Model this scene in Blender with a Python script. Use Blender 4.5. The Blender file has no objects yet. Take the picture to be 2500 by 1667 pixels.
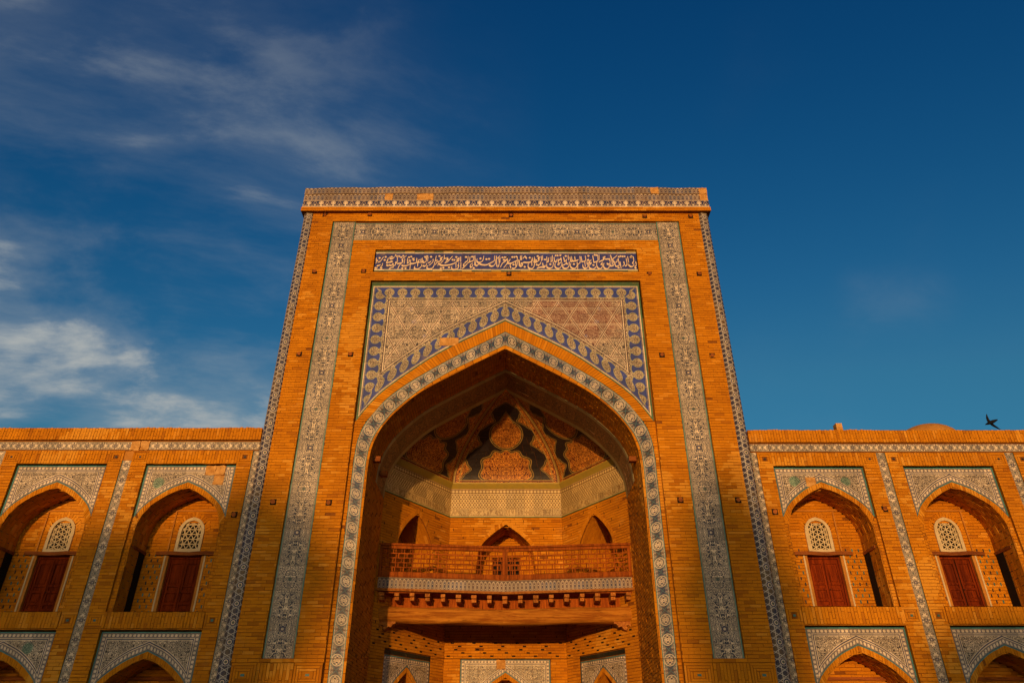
import bpy, math, random
import numpy as np
from mathutils import Matrix, Vector
random.seed(7)
rng = np.random.default_rng(11)
scene = bpy.context.scene
col = scene.collection

# ------------------------------------------------------------------ camera, sky, sun, exposure
F_PX = 1770.0
PITCH = math.atan(F_PX / 2953.0)
cam_d = bpy.data.cameras.new('camera')
cam_d.sensor_width = 36.0
cam_d.lens = F_PX / 2500.0 * 36.0
cam_d.clip_end = 3000.0
cam = bpy.data.objects.new('camera', cam_d)
cam.location = (0.2, -18.2, 1.6)
cam.rotation_euler = (math.pi / 2 + PITCH, 0, 0)
col.objects.link(cam)
scene.camera = cam

SUN_EL = math.radians(3.6)
SUN_AZ = math.radians(7.5)          # from the left of the facade's normal
scene.view_settings.view_transform = 'Standard'
scene.view_settings.look = 'None'
scene.view_settings.exposure = 0.25
scene.view_settings.gamma = 1.0
scene.view_settings.use_curve_mapping = False

sun_d = bpy.data.lights.new('sun', 'SUN')
sun_d.energy = 2.5
sun_d.angle = math.radians(0.9)
sun_d.color = (1.0, 0.54, 0.20)
sun = bpy.data.objects.new('sun', sun_d)
dvec = Vector((math.sin(SUN_AZ) * math.cos(SUN_EL), math.cos(SUN_AZ) * math.cos(SUN_EL), -math.sin(SUN_EL)))
sun.rotation_euler = dvec.to_track_quat('-Z', 'Y').to_euler()
sun.location = (-20, -90, 40)
col.objects.link(sun)


# ------------------------------------------------------------------ node expression helper
class S:
    """a shader value; arithmetic on it adds Math nodes"""
    def __init__(self, nt, s): self.nt, self.s = nt, s
    def _m(self, op, *a, clamp=False):
        n = self.nt.nodes.new('ShaderNodeMath'); n.operation = op; n.use_clamp = clamp
        for i, x in enumerate(a):
            if isinstance(x, S): self.nt.links.new(x.s, n.inputs[i])
            else: n.inputs[i].default_value = float(x)
        return S(self.nt, n.outputs[0])
    def __add__(self, o): return self._m('ADD', self, o)
    __radd__ = __add__
    def __sub__(self, o): return self._m('SUBTRACT', self, o)
    def __rsub__(self, o): return self._m('SUBTRACT', o, self)
    def __mul__(self, o): return self._m('MULTIPLY', self, o)
    __rmul__ = __mul__
    def __truediv__(self, o): return self._m('DIVIDE', self, o)
    def abs(self): return self._m('ABSOLUTE', self)
    def sin(self): return self._m('SINE', self)
    def cos(self): return self._m('COSINE', self)
    def sqrt(self): return self._m('SQRT', self)
    def min(self, o): return self._m('MINIMUM', self, o)
    def max(self, o): return self._m('MAXIMUM', self, o)
    def pp(self, sc): return self._m('PINGPONG', self, sc)
    def mod(self, m): return self._m('FLOORED_MODULO', self, m)
    def lt(self, o): return self._m('LESS_THAN', self, o)
    def gt(self, o): return self._m('GREATER_THAN', self, o)
    def floor(self): return self._m('FLOOR', self)
    def inv(self): return self._m('SUBTRACT', 1.0, self, clamp=True)
    def sat(self): return self._m('ADD', self, 0.0, clamp=True)
    def pw(self, e): return self._m('POWER', self, e)
    def step(self, a, b):
        """smoothstep from a to b"""
        n = self.nt.nodes.new('ShaderNodeMapRange'); n.interpolation_type = 'SMOOTHSTEP'
        self.nt.links.new(self.s, n.inputs[0])
        n.inputs[1].default_value = a; n.inputs[2].default_value = b
        n.inputs[3].default_value = 0; n.inputs[4].default_value = 1
        return S(self.nt, n.outputs[0])
    def below(self, a, w=0.006): return self.step(a - w, a + w).inv()
    def above(self, a, w=0.006): return self.step(a - w, a + w)
    def line(self, c, hw, w=0.004): return (self - c).abs().below(hw, w)


def hyp(a, b): return (a * a + b * b).sqrt()

def vec(nt, x, y, z=0.0):
    n = nt.nodes.new('ShaderNodeCombineXYZ')
    for i, q in enumerate((x, y, z)):
        if isinstance(q, S): nt.links.new(q.s, n.inputs[i])
        else: n.inputs[i].default_value = q
    return n.outputs[0]

def noise(nt, v, scale=1.0, detail=0.0, rough=0.5, dist=0.0):
    n = nt.nodes.new('ShaderNodeTexNoise')
    if v is not None: nt.links.new(v, n.inputs['Vector'])
    n.inputs['Scale'].default_value = scale; n.inputs['Detail'].default_value = detail
    n.inputs['Roughness'].default_value = rough; n.inputs['Distortion'].default_value = dist
    return S(nt, n.outputs[0])

def voro(nt, v, scale=1.0):
    n = nt.nodes.new('ShaderNodeTexVoronoi'); nt.links.new(v, n.inputs['Vector'])
    n.inputs['Scale'].default_value = scale
    return S(nt, n.outputs['Distance'])

def mix(nt, f, a, b):
    n = nt.nodes.new('ShaderNodeMix'); n.data_type = 'RGBA'; n.clamp_factor = True
    if isinstance(f, S): nt.links.new(f.s, n.inputs[0])
    else: n.inputs[0].default_value = f
    for i, q in ((6, a), (7, b)):
        if isinstance(q, tuple): n.inputs[i].default_value = (*q, 1.0)
        else: nt.links.new(q, n.inputs[i])
    return n.outputs[2]

def scale_col(nt, c, f):
    """colour times a scalar value"""
    n = nt.nodes.new('ShaderNodeVectorMath'); n.operation = 'SCALE'
    if isinstance(c, tuple): n.inputs[0].default_value = c
    else: nt.links.new(c, n.inputs[0])
    if isinstance(f, S): nt.links.new(f.s, n.inputs['Scale'])
    else: n.inputs['Scale'].default_value = f
    return n.outputs[0]

def fcurve(nt, x, pts, x1, z0, z1):
    """look a curve (list of x, z) up at x"""
    n = nt.nodes.new('ShaderNodeFloatCurve')
    c = n.mapping.curves[0]; n.mapping.use_clip = False
    q = sorted((px / x1, (pz - z0) / (z1 - z0)) for px, pz in pts)
    c.points[0].location = q[0]; c.points[1].location = q[-1]
    for a in q[1:-1]: c.points.new(*a)
    for p in c.points: p.handle_type = 'AUTO'
    n.mapping.update()
    nt.links.new((x / x1).s, n.inputs['Value'])
    return S(nt, n.outputs[0]) * (z1 - z0) + z0


# ------------------------------------------------------------------ world: low-sun sky with thin cloud
world = bpy.data.worlds.new('World'); scene.world = world
world.use_nodes = True
wn = world.node_tree; wn.nodes.clear()
sky = wn.nodes.new('ShaderNodeTexSky'); sky.sky_type = 'NISHITA'; sky.sun_disc = False
sky.sun_elevation = SUN_EL; sky.sun_rotation = math.pi + SUN_AZ
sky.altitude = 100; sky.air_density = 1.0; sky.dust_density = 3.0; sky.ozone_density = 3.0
tc = wn.nodes.new('ShaderNodeTexCoord')
sx = wn.nodes.new('ShaderNodeSeparateXYZ'); wn.links.new(tc.outputs['Generated'], sx.inputs[0])
DX, DY, DZ = (S(wn, sx.outputs[i]) for i in range(3))
hz = DZ.max(0.0) + 0.30
cu, cv = DX / hz, DY / hz
warp = noise(wn, vec(wn, cu * 1.1, cv * 1.1, 3.0), 1.0, 3.0)
wx, wy = cu + (warp - 0.5) * 0.55, cv + (warp - 0.5) * 0.35 + 0.07
big = noise(wn, vec(wn, wx * 1.9 + 8.7, wy * 2.4, 1.0), 1.0, 3.0, 0.5)
wis = noise(wn, vec(wn, wx * 3.0 + wy * 1.2, wy * 6.4 - wx * 2.0, 13.7), 1.0, 9.0, 0.62)
fine = noise(wn, vec(wn, wx * 7.0, wy * 12.0, 8.0), 1.0, 6.0, 0.6)
stray = (noise(wn, vec(wn, cu * 2.6 + 2.1, cv * 2.6, 21.0), 1.0, 2.0) - 0.54).step(0.0, 0.20) * 0.10
cover = (cu * -1.0).step(-0.06, 0.36).max(stray)   # thin cloud, most of it over the left of the view
veil = (big * 0.75 + wis * 0.5 - 0.50).step(0.0, 0.30) * cover
puff = (big * 0.85 + wis * 0.65 + fine * 0.40 - 0.96).step(0.0, 0.22) * cover
low = DZ.step(0.45, 0.80).inv() * 0.90 + 0.26
cl = ((veil * 0.36 + puff * 0.56) * low).sat()
sp_ = wn.nodes.new('ShaderNodeSeparateColor'); wn.links.new(sky.outputs[0], sp_.inputs[0])
SR, SG, SB = (S(wn, sp_.outputs[i]) for i in range(3))
# one tone curve per channel over the whole sky: weak red and green are pressed down, strong ones boosted so the unseen sunset side adds fill to the shade
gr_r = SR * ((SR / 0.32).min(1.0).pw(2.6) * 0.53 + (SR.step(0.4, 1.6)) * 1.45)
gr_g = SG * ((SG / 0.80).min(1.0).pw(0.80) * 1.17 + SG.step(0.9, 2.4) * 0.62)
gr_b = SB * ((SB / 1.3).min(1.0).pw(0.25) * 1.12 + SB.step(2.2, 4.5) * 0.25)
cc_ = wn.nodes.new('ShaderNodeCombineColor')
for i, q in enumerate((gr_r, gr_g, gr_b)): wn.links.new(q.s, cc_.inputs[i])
cloudc = (2.2, 2.35, 2.35)
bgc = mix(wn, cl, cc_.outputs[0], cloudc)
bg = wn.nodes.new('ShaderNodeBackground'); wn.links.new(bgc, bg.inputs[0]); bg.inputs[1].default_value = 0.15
wo = wn.nodes.new('ShaderNodeOutputWorld'); wn.links.new(bg.outputs[0], wo.inputs[0])


# ------------------------------------------------------------------ materials
MATS = {}
def new_mat(name):
    m = bpy.data.materials.new(name); m.use_nodes = True
    nt = m.node_tree; b = nt.nodes['Principled BSDF']
    MATS[name] = m
    return m, nt, b

def setc(nt, b, c):
    if isinstance(c, tuple): b.inputs['Base Color'].default_value = (*c, 1)
    else: nt.links.new(c, b.inputs['Base Color'])

def bump(nt, b, h, strength=0.4, dist=0.01):
    n = nt.nodes.new('ShaderNodeBump'); n.inputs['Strength'].default_value = strength; n.inputs['Distance'].default_value = dist
    nt.links.new(h.s, n.inputs['Height']); nt.links.new(n.outputs[0], b.inputs['Normal'])

def pos(nt):
    g = nt.nodes.new('ShaderNodeNewGeometry'); return g.outputs['Position']

def uvs(nt):
    n = nt.nodes.new('ShaderNodeUVMap'); n.uv_map = 'UVMap'
    s = nt.nodes.new('ShaderNodeSeparateXYZ'); nt.links.new(n.outputs[0], s.inputs[0])
    return S(nt, s.outputs[0]), S(nt, s.outputs[1])

def attr(nt, name):
    n = nt.nodes.new('ShaderNodeAttribute'); n.attribute_name = name
    return S(nt, n.outputs['Fac'])

def mat_brick(name, dark, light):
    m, nt, b = new_mat(name)
    t = attr(nt, 'tone'); p = pos(nt)
    big = noise(nt, p, 0.55, 6.0, 0.68, 0.4)
    fine = noise(nt, p, 38.0, 4.0, 0.7)
    f = (t * 0.46 + (big - 0.5) * 1.5 + 0.27 + (fine - 0.5) * 0.5).sat()
    c = mix(nt, f, dark, light)
    patch = (noise(nt, p, 0.33, 4.0, 0.6, 0.3) + (t - 0.5) * 0.10 - 0.585).step(0.0, 0.025) * 0.55
    c = mix(nt, patch, c, (0.70, 0.33, 0.035))
    odd = t.step(0.84, 0.90) * 0.22
    c = mix(nt, odd, c, (0.72, 0.36, 0.06))
    burnt = t.step(0.10, 0.16).inv() * 0.30
    c = mix(nt, burnt, c, (0.24, 0.065, 0.008))
    dust = (noise(nt, p, 1.7, 5.0, 0.65) - 0.56).step(0.0, 0.2) * 0.35
    c = mix(nt, dust, c, (0.56, 0.27, 0.05))
    soot = (noise(nt, p, 5.0, 6.0, 0.7) - 0.60).step(0.0, 0.16) * 0.5
    c = mix(nt, soot, c, (0.17, 0.065, 0.012))
    setc(nt, b, c); b.inputs['Roughness'].default_value = 0.92; b.inputs['Specular IOR Level'].default_value = 0.15
    bump(nt, b, fine, 0.5, 0.012)
    return m
brick_m = mat_brick('fired brick', (0.37, 0.120, 0.003), (0.67, 0.255, 0.007))
brick_in = brick_m
def mat_plain(name, c, c2=None, sc=6.0, rough=0.85, bs=0.3, spec=0.2):
    m, nt, b = new_mat(name)
    p = pos(nt); n = noise(nt, p, sc, 5.0, 0.65)
    setc(nt, b, mix(nt, n.step(0.3, 0.7), c, c2 or tuple(x * 0.7 for x in c)))
    b.inputs['Roughness'].default_value = rough; b.inputs['Specular IOR Level'].default_value = spec
    bump(nt, b, noise(nt, p, sc * 6, 4.0, 0.7), bs, 0.01)
    return m
mortar_m = mat_plain('mortar', (0.26, 0.085, 0.006), (0.17, 0.052, 0.004), 9.0)
plaster_m = mat_plain('pale plaster', (0.62, 0.50, 0.30), (0.52, 0.40, 0.22), 5.0)
clay_m = mat_plain('clay plaster', (0.52, 0.22, 0.035), (0.38, 0.15, 0.02), 3.0)
blank_m = mat_plain('blank patch', (0.66, 0.36, 0.11), (0.42, 0.19, 0.04), 7.0, 0.9, 0.7)
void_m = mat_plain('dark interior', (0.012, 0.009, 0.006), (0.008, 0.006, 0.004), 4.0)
pave_m = mat_plain('stone paving', (0.34, 0.27, 0.19), (0.26, 0.20, 0.14), 1.5)
leaf_m = mat_plain('tree leaf', (0.05, 0.08, 0.02), (0.08, 0.11, 0.03), 3.0)
bark_m = mat_plain('bark', (0.12, 0.08, 0.05), (0.07, 0.05, 0.03), 8.0)
far_m = mat_plain('far wall brick', (0.45, 0.22, 0.06), (0.36, 0.16, 0.04), 2.0)
bird_m = mat_plain('dark plumage', (0.012, 0.012, 0.014), (0.02, 0.018, 0.017), 30.0, 0.6)

def mat_wood(name, d, l, axis=0, rough=0.65):
    m, nt, b = new_mat(name)
    n = nt.nodes.new('ShaderNodeMapping'); nt.links.new(pos(nt), n.inputs[0])
    sc = [14.0, 14.0, 14.0]; sc[axis] = 0.9; n.inputs['Scale'].default_value = sc
    g = noise(nt, n.outputs[0], 1.0, 5.0, 0.65, 0.6)
    g2 = noise(nt, n.outputs[0], 3.2, 3.0, 0.6, 0.3)
    c = mix(nt, g.step(0.32, 0.68), d, l)
    oi = nt.nodes.new('ShaderNodeObjectInfo'); c = scale_col(nt, c, S(nt, oi.outputs['Random']) * 0.5 + 0.72)
    c = mix(nt, (g2 - 0.58).step(0, 0.12) * 0.8, c, tuple(x * 0.25 for x in d))
    setc(nt, b, c); b.inputs['Roughness'].default_value = rough; b.inputs['Specular IOR Level'].default_value = 0.10
    bump(nt, b, g + g2, 0.5, 0.015)
    return m
beam_m = mat_wood('weathered beam wood', (0.30, 0.080, 0.006), (0.66, 0.260, 0.025), 0, 0.85)
rail_m = mat_wood('red-brown lattice wood', (0.20, 0.042, 0.004), (0.38, 0.095, 0.008), 2, 0.75)
joist_m = mat_wood('joist wood', (0.30, 0.09, 0.015), (0.52, 0.20, 0.035), 1, 0.8)
door_m = mat_wood('dark red door wood', (0.10, 0.012, 0.001), (0.24, 0.034, 0.002), 2, 0.85)
lintel_m = mat_wood('lintel wood', (0.20, 0.055, 0.012), (0.36, 0.11, 0.022), 0, 0.75)

CREAM = (0.66, 0.53, 0.36)
DARKL = (0.034, 0.022, 0.024)
NAVY = (0.022, 0.024, 0.075)
COBALT = (0.022, 0.045, 0.25)
TURQ = (0.035, 0.20, 0.19)
OLIVE = (0.34, 0.31, 0.15)

def arab(nt, u, v, sc, seed=0.0, dens=0.5):
    """scrolling stems, leaves and buds: 1 where the pale ornament lies"""
    a = noise(nt, vec(nt, u * sc, v * sc, seed), 1.0, 0.0, 0.5, 1.6)
    stem = ((a * 5.6).pp(0.5) * 2.0).step(0.48, 0.70)
    bud = voro(nt, vec(nt, u * sc, v * sc, seed + 4.0), 1.25).below(0.20, 0.05)
    eye = voro(nt, vec(nt, u * sc, v * sc, seed + 4.0), 1.25).below(0.07, 0.03)
    return stem.max(bud) * eye.inv()

def glaze(nt, b, c, u=None, rough=0.28):
    """age a tile colour and set a glaze on it"""
    p = pos(nt); t = attr(nt, 'tone')
    worn = (noise(nt, p, 1.1, 6.0, 0.7) - 0.60).step(0.0, 0.14) * 0.35
    c = mix(nt, worn, c, (0.36, 0.24, 0.12))
    crazed = (noise(nt, p, 7.0, 5.0, 0.75) - 0.66).step(0.0, 0.06) * 0.6
    c = mix(nt, crazed, c, (0.33, 0.17, 0.06))
    c = scale_col(nt, c, t * 0.50 + 0.70)
    setc(nt, b, c)
    r = noise(nt, p, 14.0, 4.0, 0.6) * 0.35 + rough
    nt.links.new(r.s, b.inputs['Roughness'])
    b.inputs['Specular IOR Level'].default_value = 0.35
    bump(nt, b, noise(nt, p, 22.0, 3.0, 0.6), 0.15, 0.01)

def rosette_mask(nt, r, th, R):
    pet = (th * 8.0).cos() * 0.13 * R
    return (r + pet).below(R * 0.86, 0.01)

def mat_band(name, w, period, sc, edge=TURQ, ground=DARKL, flowers=True, cream=CREAM, fs=1.0):
    """ornament band: u runs along it, v across it from 0 to w"""
    m, nt, b = new_mat(name)
    u, v = uvs(nt)
    av = (v - w / 2).abs(); fu = u.pp(period / 2)
    o = arab(nt, fu, av, sc, 2.0)
    o2 = arab(nt, fu + 3.1, av * 1.1, sc * 0.55, 7.0)
    mid = av.below(w * 0.22, 0.02)
    o = o * (mid.inv()) + o2 * mid
    c = mix(nt, o, ground, cream)
    if flowers:
        fl = hyp(fu, av).below(0.075 * fs, 0.012); eye = hyp(fu, av).below(0.03 * fs, 0.008)
        c = mix(nt, fl * 0.9, c, NAVY); c = mix(nt, eye, c, cream)
        f2 = hyp(fu - period / 2, av * 1.0)
        c = mix(nt, f2.below(0.05 * fs, 0.012) * 0.7, c, (0.05, 0.10, 0.09))
    h = w / 2
    c = mix(nt, av.above(h * 0.83), c, cream)
    c = mix(nt, av.line(h * 0.865, h * 0.022), c, DARKL)
    c = mix(nt, av.above(h * 0.905), c, edge)
    glaze(nt, b, c)
    return m

def mat_spandrel(name, pts, x1, ztop, xs, wb, pitch, field_sc, hexs=0.56, big=True, greens=()):
    """flat print of a spandrel; u, v are metres from the arch axis and from z 0"""
    m, nt, b = new_mat(name)
    u, v = uvs(nt); au = u.abs()
    zlo = min(p[1] for p in pts) - 0.3; zhi = max(p[1] for p in pts) + 0.1
    h = fcurve(nt, au, pts, x1, zlo, zhi)
    dt = v * -1.0 + ztop; ds = au * -1.0 + xs; da = (v - h) * 0.80
    d = dt.min(ds).min(da)
    is_a = da.lt(dt.min(ds)); is_s = ds.lt(dt) * is_a.inv()
    run = au * 1.22 * is_a + v * is_s + u.abs() * (is_a.inv() * is_s.inv())
    o = arab(nt, au, v, field_sc, 1.0)
    if big:
        # the glaze has gone red-brown over part of the right half
        rd = (hyp((u - 2.1) * 0.7, v - 13.5) + (noise(nt, pos(nt), 1.6, 5.0, 0.7) - 0.5) * 1.6).step(0.75, 1.25).inv()
        c = mix(nt, o, mix(nt, rd, DARKL, (0.13, 0.03, 0.02)), mix(nt, rd, CREAM, (0.44, 0.30, 0.19)))
        bl = voro(nt, vec(nt, au * 1.75, v * 1.75, 3.0), 1.0).below(0.13, 0.03)
        c = mix(nt, bl * o.inv(), c, COBALT)
    else: c = mix(nt, o, DARKL, CREAM)
    if big:
        # big straight strapwork over the field
        for k in (0.0, math.pi / 3, -math.pi / 3):
            q = (u * math.sin(k) + v * math.cos(k) + (hexs / 2 if k == 0.0 else 0.0)).pp(hexs / 2)
            c = mix(nt, q.below(0.010, 0.006), c, (0.10, 0.035, 0.035))
            c = mix(nt, q.line(0.024, 0.007), c, CREAM)
        a = run.pp(pitch / 2)
        tone = (noise(nt, vec(nt, u, v, 0.0), 3.0, 4.0, 0.7) - 0.3)
        blue = mix(nt, tone.sat(), COBALT, (0.05, 0.05, 0.15))
        r = hyp(a * 0.95, d - wb * 0.56)
        neck = (d - wb * 0.74).abs().max(0.0)
        lob = r.below(wb * 0.235, 0.010)
        tip = ((d - wb * 0.16).abs() * 0.6 + a).below(wb * 0.06, 0.01)
        neckm = d.above(wb * 0.68, 0.01) * a.below(wb * 0.105, 0.01)
        field = (d + (a * (2 * math.pi / pitch)).cos() * 0.02).above(wb * 0.95, 0.01)
        inner = lob.max(neckm).max(field)
        outl = r.below(wb * 0.285, 0.010).max(tip).max(d.above(wb * 0.66, 0.01) * a.below(wb * 0.155, 0.01)).max((d + (a * (2 * math.pi / pitch)).cos() * 0.02).above(wb * 0.90, 0.01))
        med = mix(nt, arab(nt, a, d, field_sc * 1.25, 6.0), (0.07, 0.045, 0.035), (0.62, 0.50, 0.32))
        c2 = mix(nt, outl, blue, OLIVE)
        c2 = mix(nt, inner, c2, med)
        c = mix(nt, d.below(wb * 1.02, 0.006), c, c2)
        c = mix(nt, d.line(wb * 1.10, 0.012), c, DARKL); c = mix(nt, d.line(wb * 1.16, 0.012), c, CREAM); c = mix(nt, d.line(wb * 1.22, 0.008), c, DARKL)
        c = mix(nt, d.below(0.10), c, CREAM); c = mix(nt, d.line(0.085, 0.010), c, NAVY); c = mix(nt, d.below(0.045), c, (0.06, 0.13, 0.05))
    else:
        for gx, gz, gr in greens:
            g = hyp(u - gx, v - gz).below(gr, 0.03)
            c = mix(nt, g * 0.75, c, mix(nt, o, (0.02, 0.10, 0.07), (0.14, 0.30, 0.20)))
        a = run.pp(pitch / 2)
        bead = hyp(a, d - wb * 0.55).below(wb * 0.24, 0.010)
        bz = mix(nt, bead.max(arab(nt, a, d, 22.0, 3.0) * 0.5), NAVY, CREAM)
        c = mix(nt, d.below(wb * 0.95), c, bz)
        c = mix(nt, d.line(wb * 1.00, 0.010), c, CREAM); c = mix(nt, d.line(wb * 1.14, 0.012), c, NAVY); c = mix(nt, d.line(wb * 1.27, 0.008), c, CREAM)
        c = mix(nt, d.below(wb * 0.24), c, CREAM); c = mix(nt, d.line(wb * 0.19, 0.007), c, NAVY); c = mix(nt, d.below(0.022), c, TURQ)
    glaze(nt, b, c)
    return m

def mat_border(name, w, pitch):
    """medallion border: u along, v across 0..w"""
    m, nt, b = new_mat(name)
    u, v = uvs(nt); av = v - w / 2; a = (u.mod(pitch) - pitch / 2)
    r = hyp(a, av); R = w * 0.31
    ground = mix(nt, noise(nt, pos(nt), 0.8, 4.0).step(0.40, 0.60), (0.016, 0.020, 0.075), (0.035, 0.017, 0.014))
    c = ground
    side = arab(nt, a.abs(), av.abs(), 15.0, 9.0) * av.abs().above(w * 0.20, 0.01) * 0.6
    c = mix(nt, side, c, CREAM)
    X = (a.abs() + av.abs() - pitch * 0.5).abs()
    c = mix(nt, X.below(0.012) * r.above(R * 1.1), c, (0.04, 0.11, 0.13))
    c = mix(nt, r.below(R * 1.22, 0.008), c, (0.045, 0.10, 0.11)); c = mix(nt, r.line(R * 1.17, 0.006), c, CREAM)
    c = mix(nt, r.below(R, 0.008), c, ground)
    c = mix(nt, r.below(R * 0.94, 0.008) * arab(nt, a.abs(), av.abs(), 13.0, 5.0, 0.6), c, CREAM)
    c = mix(nt, r.below(R * 0.3, 0.01), c, CREAM); c = mix(nt, r.below(R * 0.13, 0.008), c, DARKL)
    e = av.abs()
    c = mix(nt, e.line(w * 0.42, 0.004), c, CREAM); c = mix(nt, e.above(w * 0.445), c, TURQ)
    glaze(nt, b, c)
    return m

def mat_arcade(name, w, h, hue=None):
    """row of tiny pointed niches: u along, v up 0..h"""
    m, nt, b = new_mat(name)
    u, v = uvs(nt); a = u.pp(w / 2)          # 0 at a pier, w/2 at a niche axis
    x = (a * -1.0 + w / 2)                    # distance from the axis
    top = v - h * 0.60
    r = hyp(x, top.max(0.0) * 0.62)
    cell = u / w
    big = noise(nt, vec(nt, cell.floor() * 0.37, 1.7, 0.0), 1.0)
    fill = mix(nt, big.step(0.40, 0.62), NAVY, (0.075, 0.034, 0.034))
    c = mix(nt, r.below(w * 0.43, 0.006), (0.085, 0.045, 0.035), CREAM)
    c = mix(nt, r.below(w * 0.365, 0.006), c, fill)
    dot = hyp(x, (v.mod(h * 0.34) - h * 0.17)).below(w * 0.09, 0.006)
    c = mix(nt, r.below(w * 0.25, 0.006) * r.above(w * 0.20, 0.006) * 0.7, c, CREAM)
    c = mix(nt, dot, c, CREAM)
    c = mix(nt, v.below(h * 0.05), c, (0.30, 0.18, 0.08)); c = mix(nt, v.above(h * 0.96), c, (0.30, 0.20, 0.10))
    glaze(nt, b, c, rough=0.35)
    return m

def mat_flowers(name, w, h):
    m, nt, b = new_mat(name)
    u, v = uvs(nt); x = (u.mod(w) - w / 2)
    c = mix(nt, noise(nt, pos(nt), 1.3, 2.0).step(0.4, 0.6), NAVY, (0.08, 0.05, 0.06))
    big = hyp(x * 0.85, v - h * 0.62).below(h * 0.25, 0.012)
    stem = (x.abs() + (v - h * 0.25) * 0.3).below(h * 0.10, 0.01) * v.below(h * 0.45)
    half = (x.abs() - w / 2).abs()
    lil = (half + (v - h * 0.34).abs()).below(h * 0.16, 0.012)
    foot = v.below(h * 0.16)
    zig = ((x.abs() - w * 0.25).abs() - v * 0.45 + 0.02).abs().below(0.012, 0.008)
    c = mix(nt, big.max(stem).max(lil).max(foot), c, CREAM)
    c = mix(nt, zig * 0.8, c, (0.42, 0.30, 0.20))
    c = mix(nt, v.above(h * 0.94), c, CREAM)
    glaze(nt, b, c)
    return m

def mat_girih(name, w, pitch):
    """star lattice for the round corner columns: u round, v up"""
    m, nt, b = new_mat(name)
    u, v = uvs(nt)
    g = w
    c = mix(nt, noise(nt, vec(nt, u, v * 0.6, 0.0), 2.0, 3.0).step(0.42, 0.6), (0.035, 0.032, 0.06), (0.12, 0.075, 0.035))
    cell = voro(nt, vec(nt, u * 9.0, v * 9.0, 0.0), 1.0)
    c = mix(nt, cell.below(0.16, 0.05), c, (0.10, 0.07, 0.03))
    for k in (0.0, math.pi / 3, -math.pi / 3):
        q = (u * math.cos(k) + v * math.sin(k)).pp(g / 2)
        c = mix(nt, q.line(g * 0.26, 0.0075, 0.006), c, (0.50, 0.44, 0.36))
    a = u.mod(w * 2.0) - w; bb = (v + (u / (w * 2.0)).floor() * (pitch / 2)).mod(pitch) - pitch / 2
    r = hyp(a, bb)
    c = mix(nt, r.below(0.082, 0.008), c, NAVY); c = mix(nt, r.line(0.085, 0.005), c, (0.5, 0.44, 0.36))
    c = mix(nt, r.line(0.042, 0.010), c, CREAM); c = mix(nt, r.below(0.022, 0.008), c, (0.10, 0.12, 0.06))
    glaze(nt, b, c)
    return m

def mat_frieze(name, h):
    """iwan frieze: u along, v up 0..h"""
    m, nt, b = new_mat(name)
    u, v = uvs(nt)
    BR = (0.20, 0.105, 0.028); CR = (0.60, 0.45, 0.20)
    p = 0.19
    a = u.pp(p / 2)
    wave = ((v - h * 0.56) * (2 * math.pi / 0.27)).cos() * p * 0.2
    l1 = (a - p * 0.25 - wave).abs().below(0.017, 0.008)
    l2 = (a - p * 0.25 + wave).abs().below(0.012, 0.008)
    dot = hyp(a, (v - h * 0.45).pp(0.0675) - 0.0).below(0.020, 0.008)
    c = mix(nt, l1.max(l2).max(dot), BR, CR)
    bead = hyp(u.mod(0.115) - 0.0575, v - h * 0.885).below(0.045, 0.008)
    c = mix(nt, v.above(h * 0.82), c, mix(nt, bead, BR, CR))
    kuf = ((noise(nt, vec(nt, u * 9.0, v * 3.0, 2.0), 1.0, 0.0) * 4.0).pp(0.5) * 2.0).step(0.4, 0.6)
    scr = arab(nt, u.pp(0.42), v, 12.0, 3.0)
    c = mix(nt, v.below(h * 0.27), c, mix(nt, (kuf * 0.5 + scr * 0.6).sat(), BR, CR))
    for q in (0.285, 0.80, 0.05, 0.965):
        c = mix(nt, v.line(h * q, 0.008), c, CR); c = mix(nt, v.line(h * q + 0.018, 0.006), c, BR)
    c = mix(nt, v.below(0.035), c, (0.12, 0.17, 0.06))
    glaze(nt, b, c)
    return m

def c_free(nt, *ds):
    m = None
    for d in ds: m = d if m is None else m.min(d)
    return m.step(0.78, 0.84)

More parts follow.
